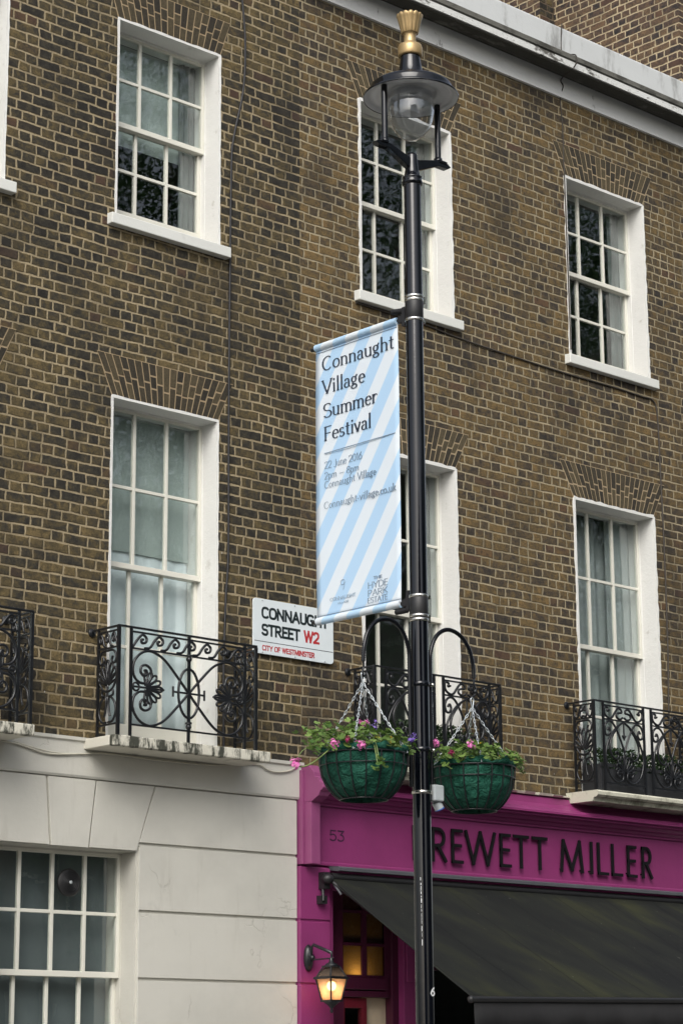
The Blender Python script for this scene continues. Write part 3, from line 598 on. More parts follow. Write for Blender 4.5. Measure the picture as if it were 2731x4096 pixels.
def lyre_panel(x0,x1,zb,zt):
    c=(x0+x1)/2; hw=(x1-x0)/2; h=zt-zb; f=lambda u,v:(c+u*hw,zb+v*h); C=[]
    for s in (1,-1):
        C.append(sp2([f(s*u,v) for u,v in [(0,1.),(-.42,.88),(-.76,.70),(-.95,.50),(-.94,.30),(-.78,.12),(-.5,.02),(-.2,.03),(-.1,.10),(-.16,.19),(-.30,.21),(-.40,.16),(-.34,.10),(-.26,.12)]],6))
        C.append(sp2([f(s*u,v) for u,v in [(0,.50),(-.10,.62),(-.32,.82),(-.58,.97),(-.84,.97),(-.98,.87),(-.93,.77),(-.80,.755),(-.71,.82),(-.78,.88),(-.85,.84)]],6))
        C.append(sp2([f(s*u,v) for u,v in [(-.30,.91),(-.62,.74),(-.74,.58),(-.66,.44),(-.46,.385),(-.33,.43),(-.37,.50),(-.47,.49),(-.45,.45)]],6))
    pc=f(0,.16); C+=palmette(pc[0],pc[1],90,.30*h,9,150)
    C.append([f(0,.5),f(0,.20)]); C.append([f(-.09,.78),f(0,.72),f(.09,.78)]); C.append([f(0,.98),f(0,.70)])
    return C
def top_pair(x0,x1,z0,z1):
    c=(x0+x1)/2; hw=(x1-x0)/2; h=z1-z0; f=lambda u,v:(c+u*hw,z0+v*h); C=[]
    for s in (1,-1):
        C.append(sp2([f(s*u,v) for u,v in [(-.72,.70),(-.83,.62),(-.80,.86),(-.93,.93),(-.98,.70),(-.93,.30),(-.74,.06),(-.58,.16),(-.44,.55),(-.28,.92),(-.12,.86),(-.10,.62),(-.22,.58),(-.34,.50),(-.36,.25),(-.20,.06),(-.04,.22)]],4))
    return C
def side_panel(a,b,zb,zt):
    C=[]; c=(a+b)/2; hw=(b-a)/2; h=zt-zb; f=lambda u,v:(c+u*hw,zb+v*h)
    for s in (1,-1):
        C.append(sp2([f(s*u,v) for u,v in [(.1,.02),(.55,.03),(.85,.14),(.75,.27),(.3,.36),(.12,.30),(.18,.16),(.3,.10)]],5))
        C.append(sp2([f(s*u,v) for u,v in [(.0,.42),(.5,.45),(.55,.38),(.2,.36)]],4))
        C.append(sp2([f(s*u,v) for u,v in [(.0,.98),(.6,.97),(.85,.88),(.7,.80),(.4,.84),(.5,.90)]],5))
        C.append(sp2([f(s*u,v) for u,v in [(.85,.75),(.92,.6),(.5,.46),(.0,.43)]],5))
    pc=f(0,.50); C+=palmette(pc[0],pc[1],90,.34*h,7,110); C.append([f(0,.36),f(0,.5)])
    return C
def railing(label,x0,x1,yf,kind,group='wrought iron balcony railings'):
    zb,zt=3.85,4.607; r=thing('balcony_railing',label,'railing',((x0+x1)/2,-yf,zb),group)
    F=lambda p:(p[0],-yf,p[1]); LX=lambda x:(lambda p:(x,p[0],p[1]))
    t=MB(); b=.010
    t.box(x0-.008,x1+.008,-yf-.010,-yf+.010,zt-.008,zt+.006)
    t.box(x0-.009,x0+.007,-yf+.010,.06,zt-.009,zt+.005).box(x1-.007,x1+.009,-yf+.010,.06,zt-.009,zt+.005)
    for x in (x0-.001,x1+.001): t.lathe([(.03,0),(.03,.01),(.012,.016)],(0,0,0),12)
    t.v=t.v[:-0] if False else t.v
    # wall bosses
    nb=len(MB().lathe([(.03,0),(.03,.01),(.012,.016)],(0,0,0),12).v)
    for q,x in ((2,x0),(1,x1)):
        s0=len(t.v)-q*nb
        for i in range(s0,s0+nb):
            v=t.v[i]; t.v[i]=(x+v[0],-.001-v[2],zt-.012+v[1])
    t.build('handrail',IRON,r,bevel=.002)
    if kind=='wave': posts=[x0,x0+.105,(x0+x1)/2,x1-.105,x1]; spans=[(x0+.105,x1-.105)]
    else:
        g=.118; pw=.515; posts=[x0,x0+g,x0+g+pw,x1-g-pw,x1-g,x1]; spans=[(x0+g,x0+g+pw),(x1-g-pw,x1-g)]
    for i,x in enumerate(posts):
        q=.011 if i in(0,len(posts)-1) else .009
        m=MB()
        if kind=='wave' and i==2:
            m.box(x-.010,x+.010,-yf-.007,-yf+.007,zb,zt-.009)
            for z in (3.965,4.44): m.ball((x,-yf,z),.021,6); m.lathe([(.024,-.006),(.024,.006)],(x,-yf,z+.025),12)
        else: m.box(x-q,x+q,-yf-q*.9,-yf+q*.9,zb,zt-.009)
        m.build('post',IRON,r)
    bz0,bz1,pz=4.462,4.577,3.935
    for a,b in spans:
        m=MB(); 
        for z in (bz0,bz1,pz): m.box(a+.009,b-.009,-yf-.006,-yf+.006,z-.006,z+.006)
        cur=(scrollband(a+.01,b-.01,bz0+.008,bz1-.006,7)+big_panel(a+.01,b-.01,pz+.006,bz0-.006)) if kind=='wave' else (top_pair(a+.01,b-.01,bz0+.006,bz1-.006)+lyre_panel(a+.01,b-.01,pz+.006,bz0-.006))
        for c in cur:
            if len(c)>=2: m.tube([F(p) for p in c],.0096 if len(c)>24 else .0078,6,True)
        m.build('ironwork_panel',IRON,r)
    for x in (x0,x1):
        m=MB(); a,b=-yf+.012,-.085
        for z in (bz0,bz1,pz): m.box(x-.006,x+.006,a,b,z-.006,z+.006)
        m.box(x-.008,x+.008,b-.008,b+.008,zb,zt-.01)
        cur=(scrollband(a,b,bz0+.006,bz1-.006,3) if kind=='wave' else top_pair(a,b,bz0+.006,bz1-.006))+side_panel(a,b,pz+.006,bz0-.006)
        for c in cur: m.tube([LX(x)(p) for p in c],.0090,5,True)
        m.build('end_panel',IRON,r)
    return r
railing('black iron balcony railing with wave scroll band and wheel motif under the street sign',9.366,10.594,.312,'wave')
railing('black iron balcony railing cut off by the left edge, only its right end showing',7.42,8.647,.312,'wave')
railing('black iron balcony railing partly hidden behind the black lamp post and hanging baskets',11.782,13.149,.297,'lyre')
railing('black iron balcony railing with lyre scrolls above the shop awning, cut by right edge',14.271,15.638,.297,'lyre')
# window boxes with clipped hedge
def leafblob(mb,c,sx,sy,sz,n,size,rg,shape='box'):
    for _ in range(n):
        p=Vector(((rg.random()-.5)*sx,(rg.random()-.5)*sy,(rg.random()-.5)*sz))
        if shape=='box':
            ax=rg.randrange(3); p[ax]=math.copysign((sx,sy,sz)[ax]/2*(.82+.25*rg.random()),p[ax])
        p+=Vector(c); q=Quaternion((rg.random()-.5,rg.random()-.5,rg.random()-.5,rg.random()-.5)).normalized()
        s=size*(.6+.8*rg.random()); vs=[q@Vector(v)*s+p for v in ((-.5,0,0),(0,-.32,.06),(.5,0,0),(0,.32,.06))]
        mb.add(vs,[(0,1,2,3)],False)
    return mb
rg=random.Random(3)
for x0,x1,hz,lab,labh in ((12.02,12.93,4.16,'dark window box on the balcony behind the lamp post','small clipped green shrub growing in the window box behind the lamp post'),(14.40,15.60,4.115,'dark window box behind the right hand balcony railing','low clipped dark green hedge behind the right hand balcony railing')):
    t=thing('window_box',lab,'planter',((x0+x1)/2,-.15,3.86),'window boxes on the balconies')
    MB().box(x0,x1,-.245,-.225,3.863,4.10).box(x0,x1,-.06,-.04,3.863,4.10).box(x0,x0+.02,-.225,-.06,3.863,4.10).box(x1-.02,x1,-.225,-.06,3.863,4.10).build('trough',plain('dark_lead_trough',(.030,.032,.036),.6,bump=.001),t,bevel=.003)
    MB().box(x0-.006,x1+.006,-.252,-.2455,4.075,4.105).build('rim',bpy.data.materials['dark_lead_trough'],t)
    MB().box(x0+.021,x1-.021,-.224,-.061,3.88,4.07).build('soil',plain('dark_soil',(.02,.015,.01),.95),t)
    hd=MB(); n=int(2600*(x1-x0))
    seg=6
    for i in range(seg):
        cx=x0+.06+(x1-x0-.12)*(i+.5)/seg; leafblob(hd,(cx,-.145,4.145+.02*math.sin(i*2.1)),(x1-x0)/seg*1.25,.20,.16,n//seg,.028,rg)
    tag(hd.build('box_hedge',BOX),labh,'plant','clipped plants on the balconies')
# ================================================================= SHOPFRONT
sf=thing('shop_front','magenta painted wooden shopfront with black raised lettering','shopfront',(13.9,0,0))
fb=MB().px([(.010,3.146),(-.02,3.146),(-.028,3.135),(-.028,3.118),(.010,3.118)],SEAM+.10,16.6).box(SEAM+.10,16.6,-.02,.010,3.1465,3.552).build('fascia',MAG,sf)
lm=MB(); LET=plain('black_letter_paint',(.005,.005,.006),.6,0,.25)
def shopword(txt,xs,ws,z=3.207,h=.266):
    for ch,x,wd in zip(txt,xs,ws): lettering(lm,ch,(x,-.0405,z),(1,0,0),(0,0,1),(0,-1,0),h,wd,.025,depth=.015)
shopword('PREWETT',[12.412,12.610,12.828,12.99,13.376,13.545,13.765],[.125,.155,.115,.325,.115,.155,.155])
lm.build('shop_lettering',LET,fb); lm=MB()
shopword('MILLER',[14.10,14.452,14.545,14.722,14.925,15.115],[.255,.04,.125,.125,.11,.125])
PEG=[(12.42,3.44),(12.62,3.44),(12.84,3.24),(12.84,3.44),(13.08,3.30),(13.22,3.30),(13.39,3.24),(13.39,3.44),(13.62,3.23),(13.84,3.23),(14.11,3.23),(14.35,3.23),(14.46,3.23),(14.935,3.24),(15.125,3.24)]
for x,z in PEG:
    if x>14: lm.box(x-.006,x+.006,-.042,-.0195,z-.006,z+.006)
lm.build('shop_lettering',LET,fb)
nm=MB(); lettering(nm,'53',(11.572,-.0205,3.302),(1,0,0),(0,0,1),(0,-1,0),.083,.145,.010,depth=.0015); nm.build('house_number',plain('dark_purple_paint',(.045,.012,.04),.5),fb)
cpr=[(.010,3.80),(-.035,3.80),(-.05,3.745),(-.10,3.705),(-.165,3.688),(-.178,3.668),(-.178,3.652),(-.15,3.644),(-.15,3.632),(-.115,3.622),(-.095,3.600),(-.070,3.592),(-.055,3.575),(-.040,3.566),(-.036,3.5525),(.010,3.5525)]
MB().px(cpr,SEAM+.145,16.6).build('shop_cornice',MAG,sf)
fl=MB(); xx=SEAM
while xx<16.5:
    w_=.05+.12*rnd.random(); fl.px([(.0,3.838),(-.05-.02*rnd.random(),3.832-.008*rnd.random()),(-.05,3.818-.012*rnd.random()),(.0,3.815)],xx,min(16.6,xx+w_)); xx+=w_
fl.build('lead_flashing',SLABM,sf)
# console block and pilaster at the left end
pl=MB().box(11.262,11.283,-.062,.012,3.112,3.80).box(11.284,11.372,-.135,.012,3.112,3.562).build('console_block',MAGL,sf,bevel=.003)
cap=[(.0,3.835),(-.10,3.835),(-.125,3.815),(-.165,3.775),(-.17,3.745),(-.215,3.735),(-.222,3.712),(-.235,3.70),(-.262,3.692),(-.268,3.655),(-.255,3.640),(-.232,3.632),(-.215,3.60),(-.165,3.575),(-.14,3.5625),(.0,3.5625)]
MB().px(cap,11.282,11.385).build('console_cap',MAGL,sf,bevel=.003)
ps=MB()
for zt,zb in ((3.10,2.712),(2.706,2.258),(2.252,1.80),(1.794,1.34),(1.334,.0)): ps.box(11.252,11.545,-.050,.03,zb+.006,zt-.006)
ps.box(11.256,11.541,-.040,.03,0,3.10); ps.box(11.545,11.60,-.02,.35,0,3.05)
ps.build('pilaster',MAG,sf,bevel=.004)
DKM=plain('deep_maroon_paint',(.060,.008,.028),.4); REDP=plain('dark_red_paint',(.13,.009,.02),.4)
# entrance: transom light, posts, door and the window beyond
MB().box(11.60,12.66,.10,.16,2.96,3.12).box(11.60,11.83,.12,.20,0,2.96).box(12.335,12.40,.12,.20,0,2.96).box(12.275,12.335,.142,.20,2.18,2.96).box(11.83,12.29,.12,.20,2.235,2.32).box(11.83,12.29,.125,.19,2.18,2.225).build('door_frame',DKM,sf,bevel=.004)
MB().box(12.40,12.66,.06,.20,0,2.96).box(12.42,12.64,.045,.06,2.3,2.9).build('side_post',MAG,sf,bevel=.004)
tr=MB()
for x in (11.83,12.045,12.275): tr.box(x,x+(.018 if x!=12.045 else .045),.14,.18,2.32,2.96)
for z in (2.32,2.558,2.80): tr.box(11.848,12.045,.142,.178,z,z+.022); tr.box(12.09,12.275,.142,.178,z,z+.022)
to=tr.build('transom_window',DKM,sf)
AMB=frosted('amber_textured_glass',(.55,.44,.25),.2,.008,60)
MB().box(11.848,12.045,.158,.164,2.342,2.96).box(12.09,12.275,.158,.164,2.342,2.96).build('glass',AMB,to)
dr=MB().box(11.83,11.87,.15,.20,0,2.175).box(11.87,12.05,.15,.20,2.10,2.175).box(12.05,12.095,.15,.20,0,2.175).box(11.87,12.05,.16,.19,0,1.0).build('door',REDP,sf,bevel=.004)
MB().box(11.87,12.05,.172,.178,1.0,2.10).build('glass',GLASS,dr)
CREAM=plain('cream_wall_paint',(.62,.52,.38),.8)
MB().box(12.100,12.50,.205,.235,0,2.178).box(12.12,12.30,.200,.205,1.2,2.10).build('inner_door',CREAM,sf,bevel=.006)
MB().box(12.66,16.6,.20,.24,.5,2.95).build('shop_window_glass',GLASS,sf)
MB().box(12.66,12.71,.17,.27,.5,2.96).box(14.0,14.05,.17,.27,.5,2.96).box(15.4,15.45,.17,.27,.5,2.96).box(12.71,16.6,.17,.27,.42,.5).box(12.71,16.6,.17,.27,2.4,2.45).build('shop_window_frame',DKM,sf)
MB().box(12.66,16.6,.12,.30,0,.42).build('stall_riser',MAG,sf)
il=bpy.data.lights.new('shop_lamp','POINT'); il.energy=.62; il.color=(1,.68,.34); il.shadow_soft_size=.025
lo=bpy.data.objects.new('shop_lamp',il); COL.objects.link(lo); lo.location=(11.96,.36,2.22); lo.parent=sf; lo.location=Vector((12.0,.245,2.33))-Vector((13.9,0,0))
# ================================================================= AWNING
def awnmat():
    M=Mat('weathered_dark_awning',.85,spec=.2); o,x,y,z=M.xyz()
    f=M.noise(M.comb(x*1.3+y*.9,y*.8,z*.8),1.5,3,.5,.3); h=M.noise(M.comb(x*7.+y*1.0,y*.5,z*.5),2.,3,.5)
    c=M.ramp(f*.86+h*.14,[(.36,(.0090,.0100,.0098)),(.50,(.0135,.0150,.0128)),(.60,(.0210,.0230,.0140)),(.76,(.035,.037,.0170))])
    c=M.mix(M.noise(o,26,2).step(.74,.76)*.25,c,(.2,.2,.18)); sm_=((x+y*.10)/.62).op('FRACT'); sm_=(sm_-.5).op('ABSOLUTE').step(.486,.495); c=M.mix(sm_*.75,c,(.004,.0045,.0045)); M.col(c); M.bump(h,.02,.35); return M.m
aw=thing('awning','sloping dark fabric shop awning streaked with green under the magenta fascia','awning',(13.9,-.1,3.05))
AX0,AX1=11.50,16.3; dz=.0
top=(-.10,3.015); bot=(-1.535,2.108)
vs=[];NX,NS=240,14
for j in range(NS+1):
    q=j/NS
    for i in range(NX+1):
        x=AX0+(AX1-AX0)*i/NX; z=top[1]+(bot[1]-top[1])*q+(x-AX0)*.012*q; y=top[0]+(bot[0]-top[0])*q
        z+=-.018*math.sin(PI*q)+(.006*math.sin(x*5.1)+.007*abs(math.sin((x+.10*q)*PI/.42))**.6)*math.sin(PI*min(1,q*.9+.06)); vs.append((x,y,z))
MB().add(vs,[(j*(NX+1)+i,j*(NX+1)+i+1,(j+1)*(NX+1)+i+1,(j+1)*(NX+1)+i) for j in range(NS) for i in range(NX)],True).build('canopy_fabric',awnmat(),aw,solid=.004)
DKG=plain('dark_grey_metal',(.075,.078,.088),.5)
MB().px([(-.022,3.112),(-.12,3.108),(-.135,3.098),(-.135,3.076),(-.12,3.072),(-.022,3.085)],11.56,16.4).build('cassette',DKG,aw)
MB().tube([(11.52,-.085,3.03),(16.4,-.085,3.03)],.030,14).build('roller',BLKM,aw)
MB().tube([(AX0-.03,bot[0],bot[1]),(AX1,bot[0],bot[1]+.0576)],.020,12).ball((AX0-.03,bot[0],bot[1]),.026,7).build('front_bar',BLKM,aw)
va=MB(); n=60
vv_=[]
for i in range(n+1):
    x=AX0+(AX1-AX0)*i/n; z0=bot[1]+(x-AX0)*.012-.016; vv_+= [(x,bot[0]+.002,z0),(x,bot[0]+.006+.012*math.sin(x*7),z0-.17-.05*abs(math.sin(x*PI/.42)))]
va.add(vv_,[(2*i,2*i+1,2*i+3,2*i+2) for i in range(n)],True).build('valance',plain('black_valance_cloth',(.012,.012,.013),.9),aw,solid=.004)
am=MB(); am.ball((11.455,-.12,3.01),.048,7,.8); am.box(11.43,11.49,-.11,-.045,2.94,3.06); am.tube([(11.47,-.115,3.01),(11.70,-.40,2.72),(11.80,-1.46,2.12)],.014,8); am.tube([(11.48,-.07,3.0),(11.44,-.085,2.93),(11.43,-.10,2.85)],.012,8); am.box(11.41,11.47,-.10,-.045,2.83,2.89); am.build('folding_arm',BLKM,aw)
MB().tube([(11.49,-.13,2.99),(11.512,-.17,2.93),(11.525,-.19,2.895)],.010,8).build('crank_eye',DKG,aw)
# ================================================================= WALL LANTERN
wl=thing('wall_lantern','small lit black coach lantern on the magenta pilaster','lantern',(11.345,-.05,2.44)); lx,ly=11.345,-.275
pb=MB().lathe([(.075,0),(.078,.01),(.055,.03),(.02,.04)],(0,0,0),20); p2=MB(); p2.v=[(lx-.025+v[0]*.55,-.051-v[2],2.44+v[1]*1.25) for v in pb.v]; p2.f=pb.f; p2.sm=pb.sm; p2.build('backplate',IRON,wl)
MB().tube([(lx-.02,-.075,2.44),(lx-.02,-.088,2.515),(lx-.018,-.105,2.532),(lx,ly-.005,2.468),(lx,ly-.003,2.455),(lx,ly,2.40)],[.012,.011,.012,.012,.009,.008],8).ball((lx-.02,-.095,2.44),.020,6).tube([(lx-.02,-.08,2.425),(lx,ly-.03,2.43)],.006,6).build('arm',IRON,wl)
ln=MB(); e=.080; et=.050; eb=.049; z0,z1,z2=2.13,2.29,2.372
def ring(hx,z,t=.008,hh=.012):
    ln.box(lx-hx-t,lx+hx+t,ly-hx-t,ly-hx+t,z-hh/2,z+hh/2).box(lx-hx-t,lx+hx+t,ly+hx-t,ly+hx+t,z-hh/2,z+hh/2).box(lx-hx-t,lx-hx+t,ly-hx+t,ly+hx-t,z-hh/2,z+hh/2).box(lx+hx-t,lx+hx+t,ly-hx+t,ly+hx-t,z-hh/2,z+hh/2)
ring(e,z1,.012,.016); ring(eb,z0,.008,.014); ring(et-.01,z2,.008,.012)
for sx in (1,-1):
    for sy in (1,-1):
        ln.tube([(lx+sx*eb,ly+sy*eb,z0),(lx+sx*e,ly+sy*e,z1)],.0065,6); ln.tube([(lx+sx*e,ly+sy*e,z1),(lx+sx*(et-.01),ly+sy*(et-.01),z2)],.0065,6)
ln.lathe([(.05,.0),(.045,.016),(.018,.03),(.012,.06)],(lx,ly,z2),14); ln.lathe([(.008,-.085),(.014,-.07),(.008,-.055),(.025,-.035),(.06,-.008),(.06,-.006)],(lx,ly,z0),14)
ln.build('lantern_frame',IRON,wl)
PEACH=frosted('peach_lantern_glass',(.62,.47,.36),.72,.0005); CLR=frosted('clear_lantern_roof_glass',(.30,.27,.27),.7,.0005)
def panes(a,za,b,zb,mat):
    m=MB()
    for k in range(4):
        q=k*PI/2; c,s=math.cos(q),math.sin(q); P=lambda x,y,z:(lx+x*c-y*s,ly+x*s+y*c,z)
        m.add([P(-a,-a,za),P(a,-a,za),P(b,-b,zb),P(-b,-b,zb)],[(0,1,2,3)])
    m.build('pane',mat,wl,solid=.002)
panes(eb-.004,z0+.006,e-.006,z1-.008,PEACH); panes(e-.006,z1+.008,et-.016,z2-.006,CLR)
MB().ball((lx,ly,2.235),.034,9).build('bulb',BULB,wl); MB().lathe([(.014,0),(.014,.035)],(lx,ly,2.262),10).build('lamp_holder',BLKM,wl)
ll=bpy.data.lights.new('lantern_light','POINT'); ll.energy=1.5; ll.color=(1,.66,.38); ll.shadow_soft_size=.035; lo=bpy.data.objects.new('lantern_light',ll); COL.objects.link(lo); lo.parent=wl; lo.location=Vector((lx,ly,2.20))-ROOT[wl]
# ================================================================= STREET SIGN
ss=thing('street_sign','white street nameplate with black and red lettering on the dark brick wall','sign',(11.22,-.03,4.83))
def rrect(x0,x1,z0,z1,r,n=5):
    out=[]
    for cx,cz,a in ((x1-r,z1-r,0),(x0+r,z1-r,90),(x0+r,z0+r,180),(x1-r,z0+r,270)): out+=[(cx+r*math.cos(R(a+90*i/n)),cz+r*math.sin(R(a+90*i/n))) for i in range(n+1)]
    return out
SX0,SX1,SZ0,SZ1=10.812,11.612,4.630,5.042
MB().pxz(rrect(SX0,SX1,SZ0,SZ1,.028),-.030,-.018).build('plate',plain('white_enamel_plate',(.66,.72,.74),.35,var=.04),ss,bevel=.002)
MB().box(SX0+.05,SX0+.09,-.018,-.0,SZ0+.01,SZ1-.01).box(SX1-.09,SX1-.05,-.018,0,SZ0+.01,SZ1-.01).build('fixing_rail',DKG,ss)
SB=plain('sign_black',(.012,.02,.022),.4); SR=plain('sign_red',(.42,.03,.035),.4)
q=MB(); K=dict(e=.72,depth=.0008,gap=.16)
lettering(q,'CONNAUGHT',(10.900,-.0301,4.894),(1,0,0),(0,0,1),(0,-1,0),.091,.652,.0185,**K)
q.build('street_name',SB,ss); q=MB(); lettering(q,'STREET',(10.900,-.0301,4.766),(1,0,0),(0,0,1),(0,-1,0),.091,.366,.0185,**K); q.build('street_name',SB,ss)
q=MB(); lettering(q,'W2',(11.318,-.0301,4.765),(1,0,0),(0,0,1),(0,-1,0),.092,.142,.0175,**K)
q.build('postcode',SR,ss); q=MB(); lettering(q,'CITY OF WESTMINSTER',(10.902,-.0301,4.655),(1,0,0),(0,0,1),(0,-1,0),.041,.512,.0074,e=.72,depth=.0008,gap=.18); q.build('city_name',SR,ss)
MB().box(SX0+.012,SX1-.006,-.0308,-.0299,4.7195,4.7245).build('rule_line',DKG,ss)
bo=MB()
for x in (10.90,11.22,11.52):
    for z in (SZ0+.012,SZ1-.012): bo.ball((x,-.031,z),.006,5)
bo.build('bolt',GREYBOX,ss)
# ================================================================= STREET LAMP
PX,PY=8.65,-3.922
lp=thing('street_lamp','tall black lamp post with gold crown finial and glass bowl lantern','street lamp',(PX,PY,0))
MB().lathe([(.14,0),(.14,.08),(.11,.12),(.105,1.0),(.085,1.04),(.05,1.10),(.0485,1.6),(.0485,6.52),(.047,6.535)],(PX,PY,0),36).build('post',POLE,lp)
MB().lathe([(.047,6.53),(.058,6.535),(.060,6.55),(.052,6.56),(.058,6.57),(.058,6.578),(.046,6.586),(.041,6.615),(.0345,6.66),(.033,6.71),(.028,6.722),(.0001,6.722)],(PX,PY,0),28).build('collar',POLE,lp)
br=MB()
for s in (1,-1):
    pr=[(.03,6.625),(.10,6.655),(.20,6.700),(.275,6.700),(.30,6.716),(.275,6.732),(.20,6.732),(.17,6.728),(.03,6.690)]
    br.prism([(PX+s*a,z) for a,z in pr],lambda p:(p[0],PY-.020,p[1]),lambda p:(p[0],PY+.020,p[1]))
    br.box(PX+s*.235-.028,PX+s*.235+.028,PY-.028,PY+.028,6.724,6.738)
br.build('crossarm',POLE,lp,bevel=.003)
for s in (1,-1): MB().tube([(PX+s*.213,PY,6.735),(PX+s*.213,PY,7.085)],.0175,14).lathe([(.025,0),(.025,.014),(.018,.02)],(PX+s*.213,PY,6.737),14).build('support_rod',POLE,lp)
sh=[(.2735,7.064),(.2765,7.070),(.274,7.077),(.248,7.086),(.244,7.094),(.242,7.118),(.2375,7.131),(.228,7.140),(.205,7.150),(.15,7.168),(.10,7.187),(.082,7.199),(.073,7.218),(.067,7.248),(.061,7.285),(.058,7.31),(.057,7.338)]
MB().lathe(sh,(PX,PY,0),48,cap=False).build('lamp_shade',POLE,lp)
MB().lathe([(.2715,7.067),(.245,7.078),(.243,7.083),(.215,7.088),(.212,7.085),(.175,7.092),(.150,7.090),(.145,7.102),(.13,7.115),(.10,7.135),(.001,7.15)],(PX,PY,0),48,cap=False).build('shade_lining',SHADEIN,lp)
MB().lathe([(.132,7.088),(.1325,7.02),(.131,6.975),(.122,6.925),(.104,6.880),(.078,6.845),(.046,6.820),(.015,6.809),(.0005,6.808)],(PX,PY,0),40,cap=False).build('glass_bowl',BOWL,lp,solid=.003)
MB().lathe([(.124,7.087),(.124,7.052),(.122,7.049),(.119,7.052),(.118,7.087)],(PX,PY,0),36,cap=False).build('inner_ring',SHADEIN,lp)
MB().box(PX-.062,PX+.028,PY-.045,PY+.04,6.965,7.10).build('lamp_unit',plain('white_lamp_unit',(.72,.74,.75),.35),lp,bevel=.006)
MB().lathe([(.060,7.322),(.068,7.324),(.0715,7.332),(.0715,7.378),(.066,7.394),(.052,7.402),(.038,7.408),(.0345,7.418),(.034,7.455),(.037,7.464),(.042,7.470),(.043,7.477),(.036,7.484)],(PX,PY,0),32).build('finial_base',GOLD,lp)
def crown():
    m=MB(); n=84; fn=14; prof=[(.047,7.470),(.051,7.480),(.056,7.505),(.063,7.535),(.071,7.562),(.0765,7.578),(.074,7.584),(.058,7.580),(.0001,7.574)]; vs=[]
    for i,(r,z) in enumerate(prof):
        for k in range(n):
            a=2*PI*k/n; c=abs(math.cos(fn*a/2)); f=1+(.07*(c**.5-.7) if i<7 else 0); zz=z+(.007*(c-.6) if 3<i<8 else 0)+(-.006*(c-.6) if i<2 else 0)
            vs.append((PX+r*f*math.cos(a),PY+r*f*math.sin(a),zz))
    m.add(vs,[(i*n+k,i*n+(k+1)%n,(i+1)*n+(k+1)%n,(i+1)*n+k) for i in range(len(prof)-1) for k in range(n)],True); m.add(vs[:n],[tuple(range(n))]); return m
crown().build('finial_crown',GOLD,lp)
bd=MB()
for z in (5.858,5.838,5.722,4.140,4.030,4.008,3.072):
    MB().lathe([(.0505,-.009),(.0535,-.007),(.0535,.007),(.0505,.009)],(PX,PY,z),32,cap=False).box(PX+.048,PX+.064,PY-.026,PY-.008,z-.010,z+.010).build('steel_band',STEEL,lp)
for z,hh in ((5.79,.12),(4.08,.125)): MB().lathe([(.0490,-hh/2),(.0515,-hh/2+.004),(.0515,hh/2-.004),(.0490,hh/2)],(PX,PY,z),32,cap=False).build('rubber_sleeve',BLKM,lp)
for z in (3.655,3.30):
    MB().lathe([(.0495,-.014),(.053,-.012),(.053,.012),(.0495,.014)],(PX,PY,z),32,cap=False).build('clamp_ring',POLE,lp)
    MB().ball((PX+.060,PY-.035,z),.011,6).build('clamp_bolt',STEEL,lp)
armp=[(.078,3.10),(.078,3.43),(.078,3.74),(.086,3.85),(.130,3.935),(.195,3.978),(.262,3.982),(.330,3.955),(.385,3.895),(.412,3.82),(.420,3.735)]
for s in (1,-1):
    pth=smoothpath([(PX+s*a,PY,z) for a,z in armp],7); am=MB().tube(pth,.0105,10)
    L=0; n=0
    for i in range(len(pth)-1):
        a,b=pth[i],pth[i+1]; k=max(1,int((b-a).length/.011))
        for j in range(k):
            p=a.lerp(b,j/k); t=(b-a).normalized(); am.tube([p-t*.0022,p+t*.0022],.0122,8)
    hk=[(PX+s*.420,PY,3.735),(PX+s*.418,PY,3.70),(PX+s*.430,PY,3.675),(PX+s*.420,PY,3.655),(PX+s*.405,PY,3.668),(PX+s*.405,PY,3.685)]
    am.tube(smoothpath(hk,5),.006,8); am.build('basket_arm',POLE,lp)
a6=R(-78); n6=Vector((math.cos(a6),math.sin(a6),0)); t6=Vector((-math.sin(a6),math.cos(a6),0))
dg=MB(); lettering(dg,'6',Vector((PX,PY,2.006))+n6*.0488-t6*.016,t6,(0,0,1),n6,.046,.032,.0085,depth=.0012)
dg.build('post_number',plain('white_number_paint',(.75,.76,.76),.5),lp)
dp=MB(); zz=2.62
while zz>2.28:
    l=.006+.028*rnd.random(); a=R(-150)+.04*(rnd.random()-.5)+(2.62-zz)*.25; rr=.0490; w_=.0005+.0014*rnd.random()
    e1=Vector((-math.sin(a),math.cos(a),0))*w_; c=Vector((PX+rr*math.cos(a),PY+rr*math.sin(a),zz))
    nrm=Vector((math.cos(a),math.sin(a),0))*.0006
    dp.add([c-e1,c+e1,c+e1-Vector((0,0,l)),c-e1-Vector((0,0,l))],[(0,1,2,3)]); zz-=l+.012*rnd.random()+.003
dp.build('paint_drip',bpy.data.materials['white_number_paint'],lp,solid=.001)
eb_=thing('electrical_box','pale grey weatherproof socket box with blue plug on the lamp post','electrical box',(PX+.12,PY,3.06))
MB().box(PX+.058,PX+.132,PY-.04,PY+.04,3.03,3.118).build('housing',GREYBOX,eb_,bevel=.008); MB().tube([(PX+.108,PY,3.029),(PX+.128,PY-.004,2.996)],.026,14).build('plug',GREYBOX,eb_); MB().tube([(PX+.1285,PY-.0045,2.995),(PX+.131,PY-.005,2.990)],.027,14).build('plug_ring',BLUEP,eb_)
MB().box(PX+.049,PX+.058,PY-.02,PY+.02,3.03,3.12).build('mount',BLKM,eb_)
